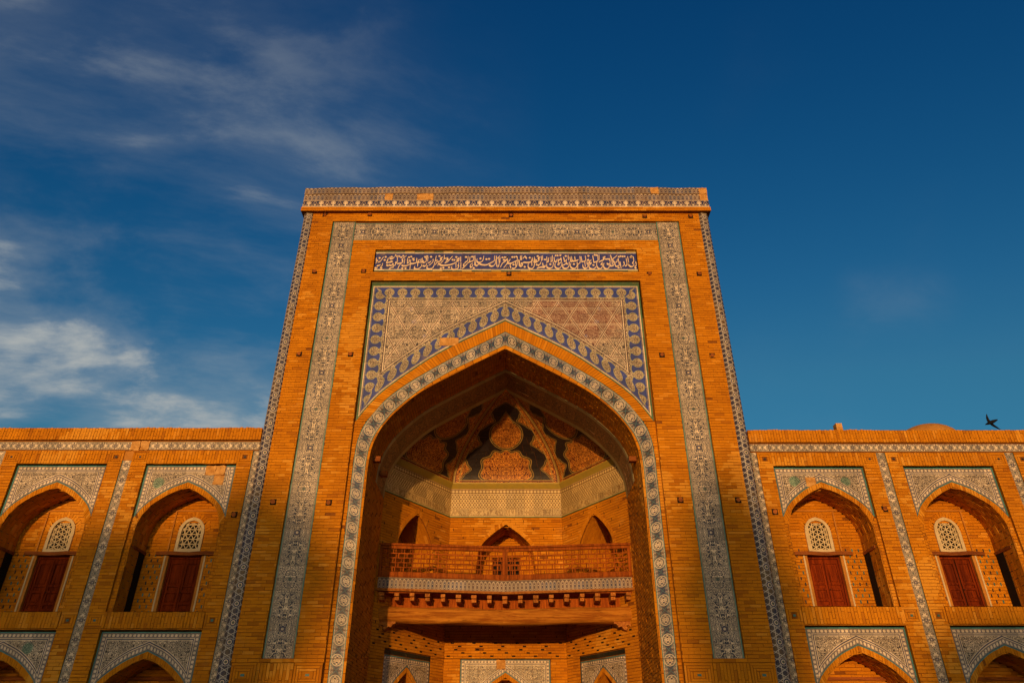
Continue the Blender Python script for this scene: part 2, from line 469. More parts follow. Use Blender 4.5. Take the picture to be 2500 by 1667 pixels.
def mat_vault(name, wpts):
    """half-dome tiles: u metres from a facet's axis, v metres up its curve"""
    m, nt, b = new_mat(name)
    u, v = uvs(nt); au = u.abs()
    CR = (0.74, 0.31, 0.040); GR = (0.020, 0.013, 0.014); LN = (0.36, 0.24, 0.06); RD = (0.115, 0.018, 0.008)
    o = arab(nt, au, v, 8.0, 5.0)
    orn = mix(nt, o, RD, CR)
    th = S(nt, au._m('ARCTAN2', v - 0.52, au).s)
    cloud = hyp(au * 0.80, (v - 0.42) * 1.0) + (th * 10.0).cos() * 0.045
    pear = hyp(au, (v - 1.72) * 0.98).min((au * 1.5 + (v - 2.20).abs() * 0.85) + 0.17)
    wid = fcurve(nt, v, wpts, wpts[-1][0], 0.0, 2.0)      # half width of the facet
    edge = wid - au
    lobes = edge + (v * (2 * math.pi / 0.90)).cos() * 0.17 + (v * (6 * math.pi / 0.90)).cos() * 0.03
    c = GR
    def shape(c, d, R):
        c = mix(nt, d.below(R + 0.075, 0.008), c, LN)
        c = mix(nt, d.below(R + 0.050, 0.008), c, GR)
        c = mix(nt, d.below(R + 0.020, 0.008), c, LN)
        return mix(nt, d.below(R, 0.008), c, orn)
    c = shape(c, cloud, 0.66)
    c = shape(c, pear, 0.50)
    c = shape(c, lobes, 0.27)
    # fine lobes scattered over the dark ground
    bud = hyp(au - wid * 0.55, v.mod(0.72) - 0.36).below(0.07, 0.01) * (c_free(nt, cloud, pear, lobes))
    c = mix(nt, bud, c, LN)
    c = mix(nt, v.below(0.10), c, orn); c = mix(nt, v.line(0.09, 0.012), c, LN); c = mix(nt, v.line(0.05, 0.02), c, RD)
    c = mix(nt, edge.below(0.20), c, orn); c = mix(nt, edge.line(0.20, 0.016), c, LN); c = mix(nt, edge.below(0.05), c, LN); c = mix(nt, edge.line(0.062, 0.014), c, RD)
    glaze(nt, b, c, rough=0.4)
    return m

def mat_blue(name, c1, c2):
    m, nt, b = new_mat(name)
    c = mix(nt, noise(nt, pos(nt), 6.0, 5.0, 0.7).step(0.3, 0.7), c1, c2)
    glaze(nt, b, c)
    return m
cobalt_m = mat_blue('cobalt glaze', (0.014, 0.026, 0.20), (0.045, 0.045, 0.15))
green_m = mat_blue('green glaze', (0.03, 0.12, 0.07), (0.13, 0.14, 0.04))
teal_m = mat_blue('teal glaze', (0.04, 0.20, 0.17), (0.015, 0.06, 0.05))
dark_m = mat_blue('black-green glaze', (0.012, 0.016, 0.012), (0.025, 0.02, 0.012))
white_m = mat_blue('white glaze', (0.62, 0.56, 0.44), (0.52, 0.46, 0.36))
yell_m = mat_blue('ochre glaze', (0.42, 0.30, 0.04), (0.34, 0.26, 0.05))


# ------------------------------------------------------------------ mesh helpers
class MB:
    """collects faces with a per-vertex uv and tone, then makes ONE mesh"""
    def __init__(self): self.V, self.UV, self.T, self.Fc, self.n = [], [], [], [], 0
    def add(self, V, F, uv=None, tone=0.5):
        V = np.asarray(V, float).reshape(-1, 3); k = len(V)
        self.V.append(V)
        self.UV.append(np.zeros((k, 2)) if uv is None else np.asarray(uv, float).reshape(-1, 2))
        self.T.append(np.full(k, tone) if np.isscalar(tone) else np.asarray(tone, float))
        if isinstance(F, np.ndarray): self.Fc.append(F + self.n)
        else:
            for f in F: self.Fc.append(np.asarray([f]) + self.n)
        self.n += k
    def mesh(self, name, mat):
        me = bpy.data.meshes.new(name)
        V = np.concatenate(self.V); UV = np.concatenate(self.UV); T = np.concatenate(self.T)
        tot = np.concatenate([np.full(len(f), f.shape[1]) for f in self.Fc])
        loops = np.concatenate([f.ravel() for f in self.Fc]).astype(np.int32)
        me.vertices.add(len(V)); me.vertices.foreach_set('co', V.ravel().astype(np.float32))
        me.loops.add(len(loops)); me.loops.foreach_set('vertex_index', loops)
        me.polygons.add(len(tot))
        st = np.concatenate([[0], np.cumsum(tot)[:-1]]).astype(np.int32)
        me.polygons.foreach_set('loop_start', st)
        lay = me.uv_layers.new(name='UVMap'); lay.data.foreach_set('uv', UV[loops].ravel().astype(np.float32))
        at = me.attributes.new('tone', 'FLOAT', 'POINT'); at.data.foreach_set('value', T.astype(np.float32))
        me.polygons.foreach_set('use_smooth', np.zeros(len(tot), bool)); me.update(calc_edges=True); me.validate()
        me.materials.append(mat)
        return me
    def build(self, name, mat, parent=None, kind=None):
        return link(name, self.mesh(name, mat), parent, kind)

def link(name, me, parent=None, kind=None):
    o = bpy.data.objects.new(name, me); col.objects.link(o)
    if parent is not None:
        o.parent = parent
        if parent.type == 'EMPTY': o.matrix_parent_inverse = Matrix.Translation(-parent.location)
    if kind: o['kind'] = kind
    return o

def empty(name, loc, label, cat, group=None):
    o = bpy.data.objects.new(name, None); o.location = loc; col.objects.link(o)
    o['label'] = label; o['category'] = cat
    if group: o['group'] = group
    return o

BOXF = np.array([[0, 1, 2, 3], [0, 4, 5, 1], [1, 5, 6, 2], [2, 6, 7, 3], [3, 7, 4, 0]])
def boxes(mb, B, n, nb, mapfn, tone):
    """blocks on a surface: B rows are u0,u1,v0,v1; front at n, back at nb"""
    B = np.asarray(B, float).reshape(-1, 4); K = len(B)
    if not K: return
    n = np.broadcast_to(np.asarray(n, float), (K,)); nb = np.broadcast_to(np.asarray(nb, float), (K,))
    u = np.stack([B[:, 0], B[:, 1], B[:, 1], B[:, 0]] * 2, 1); v = np.stack([B[:, 2], B[:, 2], B[:, 3], B[:, 3]] * 2, 1)
    nn = np.concatenate([np.repeat(n[:, None], 4, 1), np.repeat(nb[:, None], 4, 1)], 1)
    P = np.stack(mapfn(u.ravel(), v.ravel(), nn.ravel()), 1)
    Fx = (BOXF[None] + 8 * np.arange(K)[:, None, None]).reshape(-1, 4)
    tone = np.repeat(np.broadcast_to(np.asarray(tone, float), (K,)), 8)
    mb.add(P, Fx, np.stack([u.ravel(), v.ravel()], 1), tone)

def solid(mb, x0, x1, y0, y1, z0, z1, tone=0.5):
    V = [(x, y, z) for z in (z0, z1) for x, y in ((x0, y0), (x1, y0), (x1, y1), (x0, y1))]
    mb.add(V, np.array([[3, 2, 1, 0], [4, 5, 6, 7], [0, 1, 5, 4], [1, 2, 6, 5], [2, 3, 7, 6], [3, 0, 4, 7]]),
           [(a[0] + a[1], a[2]) for a in V], tone)

def plane_map(o, U, V, N):
    o, U, V, N = (np.asarray(a, float) for a in (o, U, V, N))
    def f(u, v, n): return tuple(o[i] + U[i] * u + V[i] * v + N[i] * n for i in range(3))
    f.axes = (o, U, V, N)
    return f
def front(Y): return plane_map((0, Y, 0), (1, 0, 0), (0, 0, 1), (0, -1, 0))

def smooth(pts, n=36):
    """dense polyline through pts (Catmull-Rom)"""
    P = np.asarray(pts, float)
    Q = np.vstack([2 * P[0] - P[1], P, 2 * P[-1] - P[-2]])
    out = []
    m = max(2, n // (len(P) - 1))
    for i in range(len(P) - 1):
        a, b, c, d = Q[i:i + 4]
        for t in np.linspace(0, 1, m, endpoint=False):
            out.append(0.5 * ((2 * b) + (c - a) * t + (2 * a - 5 * b + 4 * c - d) * t * t + (3 * b - a - 3 * c + d) * t ** 3))
    out.append(P[-1])
    return np.array(out)

class Arch:
    """pointed arch about u = 0: right half points from the spring up to the apex"""
    def __init__(self, half, jamb=None):
        R = smooth(half)
        if jamb is not None: R = np.vstack([[R[0, 0], jamb], R])
        self.R = R; self.apex = R[-1, 1]; self.spring = R[0]
        L = R.copy(); L[:, 0] *= -1
        self.P = np.vstack([L, R[::-1][1:]])
        self.s = np.concatenate([[0], np.cumsum(np.hypot(*np.diff(self.P, axis=0).T))])
        self.len = self.s[-1]
    def at(self, s):
        return np.interp(s, self.s, self.P[:, 0]), np.interp(s, self.s, self.P[:, 1])
    def height(self, x): return np.interp(np.abs(x), self.R[::-1, 0], self.R[::-1, 1])
    def half(self, z):
        if z >= self.apex: return 0.0
        return float(np.interp(z, self.R[:, 1], self.R[:, 0]))
    def shifted(self, dz):
        a = Arch.__new__(Arch); a.R = self.R + [0, dz]; a.P = self.P + [0, dz]; a.s = self.s; a.len = self.len
        a.apex = self.apex + dz; a.spring = a.R[0]; return a

def sweep_map(base, arch, uc):
    """surface of an intrados: u along the arch, v is depth into the wall, n towards the opening"""
    def f(u, v, n):
        x, z = arch.at(u); x2, z2 = arch.at(np.asarray(u) + 0.01); x1, z1 = arch.at(np.asarray(u) - 0.01)
        tx, tz = x2 - x1, z2 - z1; L = np.maximum(np.hypot(tx, tz), 1e-9)
        nx, nz = tz / L, -tx / L
        return base(uc + x + nx * n, z + nz * n, -v)
    return f

def ring_map(base, A, B, uc):
    """band between arch A (v=0) and arch B (v=1); u is metres along A"""
    def f(u, v, n):
        t = np.asarray(u) / A.len
        ax, az = A.at(t * A.len); bx, bz = B.at(t * B.len)
        return base(uc + ax + (bx - ax) * v, az + (bz - az) * v, n)
    return f

BR_L, BR_H = 0.27, 0.080
def segs(L, step):
    """even split of an arch's length, so that a cut falls on the apex"""
    q = np.linspace(0, L, 2 * int(math.ceil(L / 2 / step)) + 1); return list(zip(q[:-1], q[1:]))

class Brick:
    """brickwork of one thing: collects courses; the bricks that show largest become parts"""
    def __init__(self): self.b, self.m, self.single = MB(), MB(), []
    def courses(self, mapfn, v0, v1, spans, h=BR_H, L=BR_L, n=0.0, keep=False, bond=0.5, flat=False, gap=0.012, inset=0.014):
        """spans(vmid) -> list of (ua, ub)"""
        k = max(1, int(round((v1 - v0) / h))); hh = (v1 - v0) / k
        rows = []; back = []
        for i in range(k):
            a, b = v0 + i * hh, v0 + (i + 1) * hh
            for ua, ub in spans((a + b) / 2):
                if ub - ua < 0.012: continue
                if hasattr(mapfn, 'axes') or flat: back.append((ua, ub, a, b))
                else:
                    q = np.linspace(ua, ub, 2 * max(1, int((ub - ua) / 0.2)) + 1)
                    back += [(q0, q1, a, b) for q0, q1 in zip(q[:-1], q[1:])]
                off = (i % 2) * bond * L + rng.uniform(-0.02, 0.02)
                u = math.floor((ua - off) / L) * L + off
                while u < ub:
                    x0, x1 = max(u, ua), min(u + L, ub)
                    if x1 - x0 > 0.025:
                        rows.append((x0 + gap * 0.24, x1 - gap * 0.24, a + gap / 2, b - gap / 2))
                    u += L
        self.put(mapfn, rows, n, keep)
        boxes(self.m, back, n - inset, n - 0.03, mapfn, 0.5)
    def put(self, mapfn, rows, n=0.0, keep=False):
        R = np.array(rows, float).reshape(-1, 4)
        if not len(R): return
        R[:, :2] += rng.uniform(-0.003, 0.003, (len(R), 2)); R[:, 2:] += rng.uniform(-0.004, 0.004, (len(R), 2))
        if not keep: R = R[rng.uniform(size=len(R)) > 0.004]
        nn = n + rng.uniform(-0.005, 0.004, len(R)); tn = rng.beta(2.0, 2.0, len(R))
        if keep and hasattr(mapfn, 'axes'):
            for r, a, t in zip(R, nn, tn): self.single.append((mapfn, r, a, t))
        else: boxes(self.b, R, nn, n - 0.03, mapfn, tn)
    def finish(self, parent, mat, limit=300):
        C = np.array(cam.location)
        def size(e):
            f, r, a, t = e
            p = np.array(f((r[0] + r[1]) / 2, (r[2] + r[3]) / 2, a))
            return -((r[1] - r[0]) * (r[3] - r[2])) / max(1.0, np.linalg.norm(p - C)) ** 2 * (1.0 if p[2] > 3.5 and abs(p[0]) < 13.5 else 0.01)
        self.single.sort(key=size)
        unit = []
        for t in np.linspace(0.1, 0.9, 6):
            mb = MB(); boxes(mb, [(0, 1, 0, 1)], 0.0, -1.0, plane_map((0, 0, 0), (1, 0, 0), (0, 1, 0), (0, 0, 1)), t)
            unit.append(mb.mesh('brick', mat))
        for f, r, a, t in self.single[:limit]:
            o, U, V, N = f.axes
            ob = link('brick', unit[min(5, int(t * 6))], parent)
            p = o + U * r[0] + V * r[2] + N * a
            M = Matrix(((*(U * (r[1] - r[0]))[:1], *(V * (r[3] - r[2]))[:1], *(N * 0.03)[:1], p[0]),
                        (*(U * (r[1] - r[0]))[1:2], *(V * (r[3] - r[2]))[1:2], *(N * 0.03)[1:2], p[1]),
                        (*(U * (r[1] - r[0]))[2:], *(V * (r[3] - r[2]))[2:], *(N * 0.03)[2:], p[2]), (0, 0, 0, 1)))
            ob.matrix_basis = M
        for f, r, a, t in self.single[limit:]: boxes(self.b, [r], a, a - 0.03, f, t)
        self.b.build('brickwork', mat, parent, 'stuff')
        self.m.build('mortar_bed', mortar_m, parent)

def tile(parent, mapfn, box, mat, n=0.0, th=0.02, gap=0.005, sub=1, uvo=(0, 0), name='tile', tilt=0.003):
    """one glazed tile as an object: box u0,u1,v0,v1; sub splits it along u to follow a curve"""
    u0, u1, v0, v1 = box; mb = MB()
    us = np.linspace(u0 + gap / 2, u1 - gap / 2, sub + 1)
    vg = gap / 2 if mapfn.__dict__.get('vm', True) else 0.008
    n0 = n + random.uniform(-0.002, 0.003); t = random.uniform(0.15, 0.95)
    a, b = random.uniform(-tilt, tilt), random.uniform(-tilt, tilt)
    k = sub + 1
    U = np.concatenate([us, us, us, us]); Vv = np.concatenate([np.full(k, v0 + vg), np.full(k, v1 - vg)] * 2)
    N = np.concatenate([n0 + np.linspace(-a, a, k) - b, n0 + np.linspace(-a, a, k) + b, np.full(2 * k, n0 - th)])
    F = []
    for i in range(sub):
        F += [[i, i + 1, k + i + 1, k + i], [2 * k + i, 2 * k + i + 1, i + 1, i], [k + i, k + i + 1, 3 * k + i + 1, 3 * k + i]]
    F += [[0, k, 3 * k, 2 * k], [k - 1, 3 * k - 1, 4 * k - 1, 2 * k - 1]]
    uvv = np.stack([U + uvo[0], Vv + uvo[1]], 1)
    if not mapfn.__dict__.get('vm', True): uvv[:, 1] = Vv * mapfn.w
    mb.add(np.stack(mapfn(U, Vv, N), 1), np.array(F), uvv, t)
    return mb.build(name, mat, parent)

def tile_poly(parent, mapfn, poly, mat, n=0.0, th=0.02, uvo=(0, 0), name='spandrel_tile'):
    P = np.array(poly, float); k = len(P); mb = MB()
    n0 = n + random.uniform(-0.002, 0.003); t = random.uniform(0.15, 0.95)
    U = np.concatenate([P[:, 0]] * 2); V = np.concatenate([P[:, 1]] * 2); N = np.concatenate([np.full(k, n0), np.full(k, n0 - th)])
    F = [list(range(k))] + [[i, (i + 1) % k, k + (i + 1) % k, k + i] for i in range(k)]
    mb.add(np.stack(mapfn(U, V, N), 1), F, np.stack([U + uvo[0], V + uvo[1]], 1), t)
    return mb.build(name, mat, parent)

def spandrel(parent, mapfn, uc, ring, xs, zt, ts, mat, n=0.0, blanks=(), name='spandrel_panel', hide=(), zlow=None):
    """tiles over an arch: backing part with one child per tile"""
    mb = MB()
    xg = np.linspace(-xs, xs, 41)
    for a, b in zip(xg[:-1], xg[1:]):
        lo = [max(ring.height(q), ring.spring[1]) for q in (a, b)]
        u = np.array([a, b, b, a]) + uc; v = np.array([lo[0], lo[1], zt, zt])
        mb.add(np.stack(mapfn(u, v, np.full(4, n - 0.012)), 1), np.array([[0, 1, 2, 3]]))
    part = mb.build(name, mortar_m, parent)
    nx = int(round(2 * xs / ts)); tx = 2 * xs / nx
    nz = int(math.ceil((zt - ring.spring[1]) / ts))
    g = 0.0025
    for i in range(nx):
        for j in range(nz):
            x0, x1 = -xs + i * tx + g, -xs + (i + 1) * tx - g
            z1, z0 = zt - j * ts - g, max(zt - (j + 1) * ts + g, ring.spring[1])
            X = np.linspace(x0, x1, 9)
            H = np.maximum(ring.height(X) + 0.003, z0)
            ok = H < z1 - 0.004
            if not ok.any() or (i, j) in hide: continue
            if ok.all():
                if (H <= z0 + 1e-6).all(): poly = [(x0, z0), (x1, z0), (x1, z1), (x0, z1)]
                else: poly = [(x, h) for x, h in zip(X, H)] + [(x1, z1), (x0, z1)]
            else:
                idx = np.where(ok)[0]; xa, xb = X[idx[0]], X[idx[-1]]
                def cross(p, q):
                    for _ in range(20):
                        m = (p + q) / 2
                        if max(ring.height(m) + 0.003, z0) < z1: q = m
                        else: p = m
                    return q
                if idx[0] > 0: xa = cross(X[idx[0] - 1], xa)
                if idx[-1] < 8: xb = cross(X[idx[-1] + 1], xb)
                if xb - xa < 0.02: continue
                X = np.linspace(xa, xb, 7); H = np.minimum(np.maximum(ring.height(X) + 0.003, z0), z1)
                poly = [(x, h) for x, h in zip(X, H)]
                if H[-1] < z1 - 1e-4: poly.append((xb, z1))
                if H[0] < z1 - 1e-4: poly.append((xa, z1))
                if len(poly) < 3: continue
            mm = blank_m if (i, j) in blanks else mat
            nn = n + (0.004 if (i, j) in blanks else 0)
            if mm is blank_m and len(poly) == 4: poly = ragged(x0, x1, z0, z1)
            tile_poly(part, plane_shift(mapfn, uc), poly, mm, nn)
    return part

def ragged(x0, x1, z0, z1, k=4, j=0.018):
    """outline of a patch with broken edges"""
    P = [(x0 + (x1 - x0) * i / k, z0) for i in range(k)] + [(x1, z0 + (z1 - z0) * i / k) for i in range(k)] + \
        [(x1 - (x1 - x0) * i / k, z1) for i in range(k)] + [(x0, z1 - (z1 - z0) * i / k) for i in range(k)]
    return [(a + random.uniform(-j, j), b + random.uniform(-j, j)) for a, b in P]

def plane_shift(mapfn, uc):
    def f(u, v, n): return mapfn(np.asarray(u) + uc, v, n)
    return f

def quad(mb, pts, tone=0.5): mb.add(pts, np.array([[0, 1, 2, 3]]), [(p[0] + p[1], p[2]) for p in pts], tone)

def tube(mb, p0, p1, r0, r1, k=8, jit=0.0, tone=0.5):
    p0, p1 = np.array(p0, float), np.array(p1, float); d = p1 - p0; d /= np.linalg.norm(d)
    a = np.cross(d, [0, 0, 1] if abs(d[2]) < 0.9 else [1, 0, 0]); a /= np.linalg.norm(a); b = np.cross(d, a)
    an = np.arange(k) * 2 * math.pi / k
    ring = lambda p, r: p + (np.cos(an)[:, None] * a + np.sin(an)[:, None] * b) * (r * (1 + rng.uniform(-jit, jit, k))[:, None] if jit else r)
    V = np.vstack([ring(p0, r0), ring(p1, r1)])
    mb.add(V, [[i, (i + 1) % k, k + (i + 1) % k, k + i] for i in range(k)] + [list(range(k))[::-1], list(range(k, 2 * k))], None, tone)

def motif(bk, mapfn, uc, vc, w, h, n=0.0):
    """nested brick rectangles, an end block of a soldier course"""
    rows = []
    for k in range(3):
        a, b = w / 2 - k * 0.066, h / 2 - k * 0.062
        t = 0.052
        if a < 0.07 or b < 0.05: break
        rows += [(uc - a, uc + a, vc + b - t, vc + b), (uc - a, uc + a, vc - b, vc - b + t),
                 (uc - a, uc - a + t, vc - b + t + .008, vc + b - t - .008), (uc + a - t, uc + a, vc - b + t + .008, vc + b - t - .008)]
    a, b = w / 2 - 3 * 0.066, h / 2 - 3 * 0.062
    if a > .02 and b > .02: rows.append((uc - a, uc + a, vc - b, vc + b))
    bk.put(mapfn, rows, n)
    boxes(bk.m, [(uc - w / 2, uc + w / 2, vc - h / 2, vc + h / 2)], n - 0.014, n - 0.03, mapfn, 0.5)

def soldiers(bk, mapfn, u0, u1, v0, v1, n=0.0, rag=0.0, keep=True, w=0.078):
    """a course of bricks on end, split high or low by turns"""
    k = int(round((u1 - u0) / w)); ww = (u1 - u0) / k; rows = []
    for i in range(k):
        a, b = u0 + i * ww + 0.005, u0 + (i + 1) * ww - 0.005
        c = v0 + (v1 - v0) * (0.30 if i % 2 else 0.70) + random.uniform(-.01, .01)
        rows += [(a, b, v0 + .003, c - .004), (a, b, c + .004, v1 - .003 + rag * (random.uniform(-1, .5) + .6 * math.sin(i * .21) + .4 * math.sin(i * .067)))]
    bk.put(mapfn, rows, n, keep)
    boxes(bk.m, [(u0, u1, v0, v1)], n - 0.016, n - 0.03, mapfn, 0.5)

# ------------------------------------------------------------------ ground, and what stands across the square (casts the evening shade)
g = MB(); quad(g, [(-900, -900, 0), (900, -900, 0), (900, 900, 0), (-900, 900, 0)])
gr = g.build('ground', pave_m); gr['kind'] = 'structure'
gr['label'] = 'pale stone paving of the square in front of the portal'
FD = 90.0
SH_X, SH_Z = FD * math.tan(SUN_AZ), FD / math.cos(SUN_AZ) * math.tan(SUN_EL)
def cast(x, z): return x - SH_X, z + SH_Z      # where a thing across the square stands to shade facade point x, z

def far_house(name, x0, x1, zt, label, bays):
    a, h = cast(x0, zt); b = a + (x1 - x0)
    e = empty(name, ((a + b) / 2, -FD - 4, 0), label, 'building')
    m = MB(); solid(m, a, b, -FD - 8, -FD, 0, h - 0.9); m.build('wall', far_m, e)
    m = MB(); solid(m, a - 0.2, b + 0.2, -FD - 8.2, -FD + 0.2, h - 0.9, h); m.build('parapet', far_m, e)
    for i in range(bays):
        cx = a + (i + 0.5) * (b - a) / bays
        m = MB(); solid(m, cx - 0.7, cx + 0.7, -FD, -FD + 0.12, 0.0, 2.6); m.build('door', door_m, e)
        m = MB(); solid(m, cx - 0.5, cx + 0.5, -FD, -FD + 0.10, 3.6, 5.2); m.build('window', void_m, e)
far_house('brick_building', -34, -6.9, 7.15, 'long two storey brick building across the square, behind the viewer', 8)
far_house('low_building', -6.6, 30, 2.9, 'low brick building across the square, behind the viewer, beside the tall one', 10)

def far_tree(tx, zc, rx, rz, n, label, leaf=0.22):
    cx, cz = cast(tx, zc); Y = -FD + 2.5
    e = empty('tree', (cx, Y, 0), label, 'tree', 'trees across the square')
    m = MB(); tube(m, (cx, Y, 0), (cx + 0.1, Y, cz), 0.32, 0.14, 9, 0.08)
    for k in range(5):
        an = k * 2.4; tube(m, (cx, Y, cz - rz * 0.6 + k * rz * 0.2), (cx + math.cos(an) * rx * 0.7, Y + math.sin(an) * rx * 0.6, cz - rz * 0.1 + k * rz * 0.2), 0.09, 0.03, 6)
    m.build('trunk', bark_m, e)
    d = rng.normal(size=(n, 3)); d /= np.linalg.norm(d, axis=1)[:, None]
    r = rng.uniform(0.25, 1.0, n) ** 0.45 * (1 + 0.10 * np.sin(d[:, 0] * 7 + d[:, 2] * 9))
    c = np.stack([cx + d[:, 0] * r * rx, Y + d[:, 1] * r * rx * 0.7, cz + d[:, 2] * r * rz], 1)
    a = rng.normal(size=(n, 3)); a /= np.linalg.norm(a, axis=1)[:, None]
    b = np.cross(a, rng.normal(size=(n, 3))); b /= np.linalg.norm(b, axis=1)[:, None]
    s = rng.uniform(0.6, 1.5, n)[:, None] * leaf
    V = np.stack([c - a * s, c + b * s * 0.6, c + a * s, c - b * s * 0.6], 1).reshape(-1, 3)
    m = MB(); m.add(V, np.arange(4 * n).reshape(n, 4), None, 0.5); m.build('crown', leaf_m, e, 'stuff')
far_tree(-6.2, 5.3, 2.5, 2.7, 5200, 'broad leafy tree across the square, beside the end of the tall building')
far_tree(6.15, 4.5, 1.65, 3.75, 5600, 'narrow upright tree across the square, in front of the low building', 0.18)
far_tree(12.6, 3.4, 2.6, 1.35, 3600, 'low spreading tree across the square, farthest along the low building')
far_tree(18.0, 3.3, 3.0, 1.4, 3600, 'low wide tree across the square, past the end of the low building')

# ------------------------------------------------------------------ the portal
K1 = 18.3 / 18.2
def k1(pts): return [(x * K1, 1.6 + (z - 1.6) * K1) for x, z in pts]
def resample(half, n=44):
    R = smooth(half, 60); s = np.concatenate([[0], np.cumsum(np.hypot(*np.diff(R, axis=0).T))])
    q = np.linspace(0, s[-1], n); return [(np.interp(a, s, R[:, 0]), np.interp(a, s, R[:, 1])) for a in q]
class Arc2(Arch):
    def __init__(self, half, jamb=None):
        R = np.array(resample(half))
        if jamb is not None: R = np.vstack([[R[0, 0], jamb], R])
        self.R = R; self.apex = R[-1, 1]; self.spring = R[0]
        L = R.copy(); L[:, 0] *= -1
        self.P = np.vstack([L, R[::-1][1:]])
        self.s = np.concatenate([[0], np.cumsum(np.hypot(*np.diff(self.P, axis=0).T))]); self.len = self.s[-1]
def ring_idx(base, A, B, uc=0.0, w=0.3):
    """v 0..1 between two arches that match point by point"""
    ii = np.arange(len(A.P))
    def f(u, v, n):
        t = np.interp(u, A.s, ii)
        ax, az = np.interp(t, ii, A.P[:, 0]), np.interp(t, ii, A.P[:, 1])
        bx, bz = np.interp(t, ii, B.P[:, 0]), np.interp(t, ii, B.P[:, 1])
        return base(uc + ax + (bx - ax) * v, az + (bz - az) * v, n)
    f.vm = False; f.w = w
    return f

ZB = 2.6                                     # brick by brick above this height, plain wall beneath the frame
h4 = k1([(3.63, 8.7), (3.55, 9.3), (3.25, 9.96), (2.53, 10.73), (1.68, 11.30), (0, 12.27)])
h3 = k1([(3.69, 8.7), (3.63, 9.25), (3.40, 9.80), (2.81, 10.55), (1.72, 11.42), (0, 12.39)])
h2 = k1([(4.02, 8.85), (3.97, 9.45), (3.75, 10.03), (3.15, 10.79), (1.92, 11.70), (0, 12.84)])
h2b = k1([(3.79, 9.96), (3.15, 10.79), (1.92, 11.70), (0, 12.84)])
h1 = k1([(4.10, 9.95), (3.56, 10.73), (2.74, 11.47), (1.72, 12.23), (0, 13.21)])
A4, A3, A2 = Arc2(h4, ZB), Arc2(h3, ZB), Arc2(h2, ZB)
A4o = Arc2(h4); A2b, A1 = Arc2(h2b), Arc2(h1)
JX = 3.65                                    # inner half width of the great niche
portal = empty('portal', (0, 0, 0), 'tall brick and blue tile portal with a deep pointed niche and a wooden balcony', 'portal')
bk = Brick()
F0 = front(0.0); F1 = front(0.1)

uNR = [(Arc2([(0.86, 7.3), (0.77, 7.84), (0.41, 8.35), (0, 8.71)]), Arc2([(0.98, 7.3), (0.885, 7.90), (0.485, 8.46), (0, 8.86)])),
       (Arc2([(0.95, 7.4), (0.83, 8.0), (0.46, 8.41), (0, 8.75)]), Arc2([(1.07, 7.4), (0.945, 8.06), (0.53, 8.52), (0, 8.89)]))]
def not_in(spans, a, b):
    out = []
    for u0, u1 in spans:
        if b <= u0 or a >= u1: out.append((u0, u1)); continue
        if a > u0: out.append((u0, a))
        if b < u1: out.append((b, u1))
    return out
BO, BI, BT, BTI, BB = 5.62, 4.87, 17.06, 16.28, 3.95
RX, RT = 4.15, 14.70
def sp_front(z):
    s = [(-6.30, 6.30)]
    if BTI < z < BT: s = not_in(s, -BO, BO)
    elif BB < z < BTI:
        s = not_in(s, -BO, -BI); s = not_in(s, BI, BO)
    if 15.03 < z < 15.90: s = not_in(s, -4.12, 4.14)
    if z < RT: s = not_in(s, -RX, RX)
    return s
bk.courses(F0, ZB, 3.33, sp_front)
bk.courses(F0, 3.86, BB, sp_front); bk.courses(F0, BB, 7.0, sp_front, keep=True)
for a, b in ((7.0, RT), (RT, 15.03), (15.03, 15.90), (15.90, BTI), (BTI, BT), (BT, 17.40)): bk.courses(F0, a, b, sp_front)
for s in (-1, 1):
    for c in (5.99, 4.50): motif(bk, F0, s * c, 3.595, 0.58 if c > 5 else 0.66, 0.52)
    for c in (5.99, 4.50):
        mb = MB(); boxes(mb, [(s * c - .045, s * c + .045, 3.57, 3.62)], .008, -.01, F0, .6); mb.build('glazed_inlay', teal_m, portal)
    soldiers(bk, F0, min(s * 4.84, s * 5.69), max(s * 4.84, s * 5.69), 3.335, 3.855, keep=False)
# reveals of the recesses
rv = MB()
def reveal(x0, x1, z0, z1, y0, y1, bottom=True):
    quad(rv, [(x0, y0, z0), (x0, y1, z0), (x0, y1, z1), (x0, y0, z1)]); quad(rv, [(x1, y0, z0), (x1, y1, z0), (x1, y1, z1), (x1, y0, z1)])
    quad(rv, [(x0, y0, z1), (x1, y0, z1), (x1, y1, z1), (x0, y1, z1)])
    if bottom: quad(rv, [(x0, y0, z0), (x1, y0, z0), (x1, y1, z0), (x0, y1, z0)])
reveal(-RX, RX, 0, RT, 0.0, 0.13, False); reveal(-BO, BO, BB, BT, 0.0, 0.07)
for a, b in ((-BI, BI),): reveal(a, b, 0.0, BTI, 0.0, 0.07, False)
reveal(-4.12, 4.14, 15.03, 15.90, 0, 0.07)
rv.build('recess_edge', brick_m, portal)
core = MB()
for s in (-1, 1): solid(core, min(s * 4.05, s * 6.29), max(s * 4.05, s * 6.29), 0.14, 7.5, ZB - 0.05, 17.38)
solid(core, -6.29, 6.29, 0.14, 7.5, 13.40, 17.385); solid(core, -4.04, 4.04, 7.1, 7.5, 0, 13.39)
for s in (-1, 1): solid(core, min(s * 3.68, s * 6.30), max(s * 3.68, s * 6.30), 0.02, 6.9, 0.0, ZB - 0.03)
core.build('wall', mortar_m, portal)

